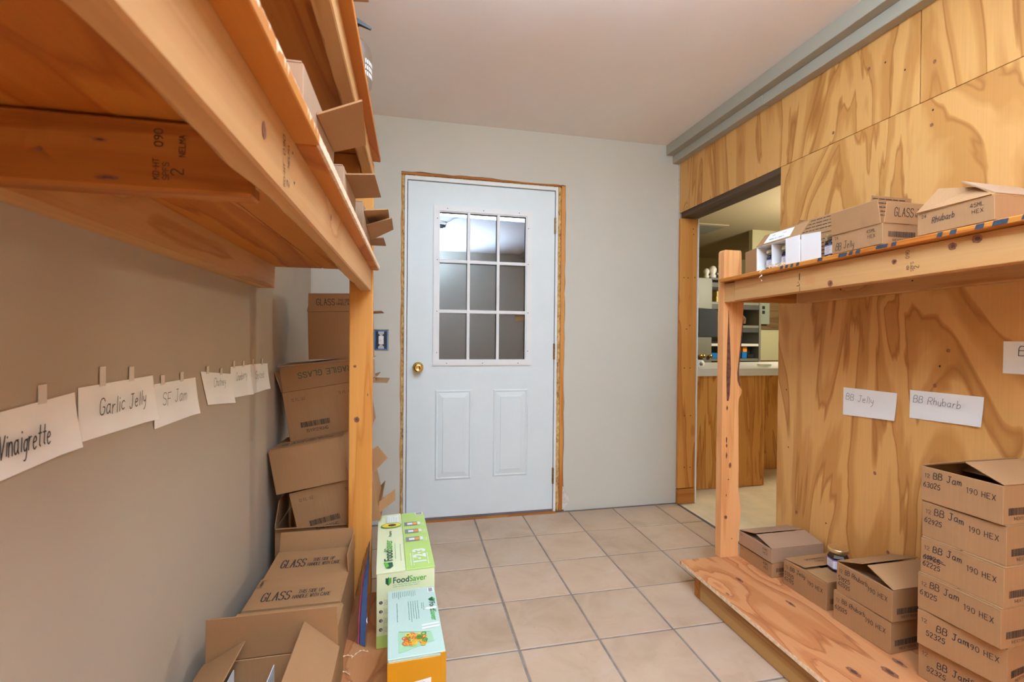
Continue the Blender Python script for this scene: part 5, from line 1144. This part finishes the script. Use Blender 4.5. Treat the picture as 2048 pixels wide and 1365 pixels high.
def kbox(name, label, cat, x0, x1, z0, z1, mat, y=4.66, dy=.2, g='things in the kitchen cabinet'):
    obj(name, bx(x0, x1, y, y + dy, z0, z1, bev=.004), M[mat], label=label, cat=cat, group=g)
M['kyel'] = plain('yellow_bin', (.62, .47, .10), .5); M['kred'] = plain('dull_red_binder', (.35, .08, .05), .5); M['kwick'] = plain('tan_wicker', (.42, .33, .18), .8, var=.4, vscale=120, bump=.6)
kbox('yellow_bin', 'lower yellow bin on the top cabinet shelf', 'bin', 3.39, 3.54, 1.534, 1.60, 'kyel'); kbox('yellow_bin', 'upper yellow bin stacked on the other in the cabinet', 'bin', 3.395, 3.53, 1.601, 1.66, 'kyel')
kbox('binder', 'dull red binder lying at the back of the top cabinet shelf', 'binder', 3.30, 3.60, 1.534, 1.68, 'kred', 4.88, .1)
bk = thing('basket', 'tan wicker basket with lime green lid in the cabinet', 'basket', (3.40, 4.72, 1.274))
b = BM(); box(b, -.10, .10, -.08, .08, 0, .125); bmesh.ops.scale(b, verts=[v for v in b.verts if v.co.z < .01], vec=(.82, .82, 1)); obj('basket_body', b, M['kwick'], bk, I4)
obj('lid', bx(-.108, .108, -.085, .085, .126, .142, bev=.004), M['leaf'], bk, I4)
kbox('blue_carton', 'long blue carton on the lower cabinet shelf', 'box', 3.31, 3.50, .894, .955, 'blue'); kbox('blue_carton', 'bright blue carton farther right on the lower cabinet shelf', 'box', 3.735, 3.80, .894, .965, 'blue')
kbox('dark_carton', 'dark flat carton on the lower cabinet shelf', 'box', 3.81, 3.895, .894, .94, 'black'); kbox('orange_carton', 'orange and white carton stacked on the blue one', 'box', 3.745, 3.80, .966, 1.030, 'org')
kbox('dark_carton', 'black carton leaning behind the orange one', 'box', 3.81, 3.87, .941, 1.02, 'black', 4.70); kbox('dark_tray', 'dark tray on the white cabinet shelf', 'tray', 3.33, 3.52, 1.064, 1.085, 'black')
b = lathe([(.03, 0), (.085, .03), (.10, .08), (.07, .13), (.02, .15)], 12)
rr = random.Random(3)
for v in b.verts: v.co += Vector((rr.uniform(-.02, .02), rr.uniform(-.02, .02), rr.uniform(-.008, .02)))
bmesh.ops.scale(b, verts=b.verts[:], vec=(1.0, .9, .95)); bmesh.ops.translate(b, verts=b.verts[:], vec=(3.77, 4.80, 1.275))
obj('plastic_sack', b, plain('brown_bagged_goods', (.22, .12, .07), .3, var=.6, vscale=25), label='brown crumpled bag of goods on the middle cabinet shelf', cat='bag', group='things in the kitchen cabinet')
for k, (xx, s, lab) in enumerate(((3.285, .9, 'smaller white figurine on top of the cabinet'), (3.365, 1.15, 'larger white figurine on top of the cabinet'))):
    b = lathe([(.030 * s, 0), (.034 * s, .03 * s), (.024 * s, .05 * s), (.036 * s, .075 * s), (.038 * s, .10 * s), (.022 * s, .125 * s), (.005, .132 * s)], 14); bmesh.ops.translate(b, verts=b.verts[:], vec=(xx, 4.70, 1.801))
    obj('figurine', b, M['counter'], smooth=True, label=lab, cat='figurine', group='figurines on the cabinet')
b = lathe([(.05, 0), (.10, .04), (.11, .10), (.06, .15), (.01, .165)], 16); bmesh.ops.translate(b, verts=b.verts[:], vec=(3.50, 4.86, 1.801)); obj('black_bowl', b, M['black'], smooth=True, label='black rounded bowl on top of the cabinet', cat='bowl')
# board with electrical panel
eb = thing('backing_board', 'dark plywood backing board on the kitchen wall right of the cabinet', 'board', (4.1, 4.75, .80))
obj('board', bx(3.935, 4.40, 4.74, 4.76, 1.235, 1.75), M['brownply'], eb, **P)
obj('lower_board', bx(3.935, 4.40, 4.745, 4.76, .79, .865), M['brownply'], eb, **P)
obj('partition', bx(3.935, 4.40, 4.762, 4.82, 0, ZC), M['kit_wall'], eb, **P)
ep = thing('electrical_panel', 'sage green electrical panel with two black breakers in the kitchen', 'panel', (4.04, 4.72, 1.30))
obj('cover', bx(3.955, 4.125, 4.69, 4.739, 1.292, 1.60, bev=.004), M['panelbox'], ep, **P)
for z in (1.47, 1.415): obj('breaker', bx(4.020, 4.052, 4.680, 4.691, z, z + .036, bev=.002), M['black'], ep, **P)
# towel dispenser on a post above the counter
td = thing('towel_dispenser', 'slate blue paper towel dispenser hanging beyond the opening', 'dispenser', (2.50, 3.62, 1.13))
bm = prism([(-.110, 0), (.075, 0), (.082, .03), (.080, .215), (.070, .242), (-.110, .250)], -.10, .08, 'xz'); bmesh.ops.bevel(bm, geom=bm.edges[:], offset=.006, segments=2, affect='EDGES')
obj('dispenser_cover', bm, M['slate'], td, I4)
obj('mounting_post', bx(-.10, -.02, .081, .12, -.233, 1.28), M['kit_wall'], td, I4)
gp = thing('glass_bowl', 'small glass bowl on the right end of the kitchen counter', 'bowl', (2.70, 3.12, .898))
obj('bowl', lathe([(.02, 0), (.045, .004), (.052, .022), (.050, .024), (.042, .008), (.001, .005)], 20), M['jar_glass'], gp, I4, smooth=True)
rl = thing('tape_roll', 'white paper roll standing on the counter beside the jamb', 'roll', (2.118, 3.10, .898))
obj('roll', lathe([(.030, -.02), (.030, .02)], 28, axis='y', c=(0, 0, .031)), M['paper'], rl, I4, smooth=True)
obj('roll_core', lathe([(.014, -.021), (.014, .021)], 20, axis='y', c=(0, 0, .031)), M['cab'], rl, I4, smooth=True)

for o in bpy.data.objects: cut_tags(o)
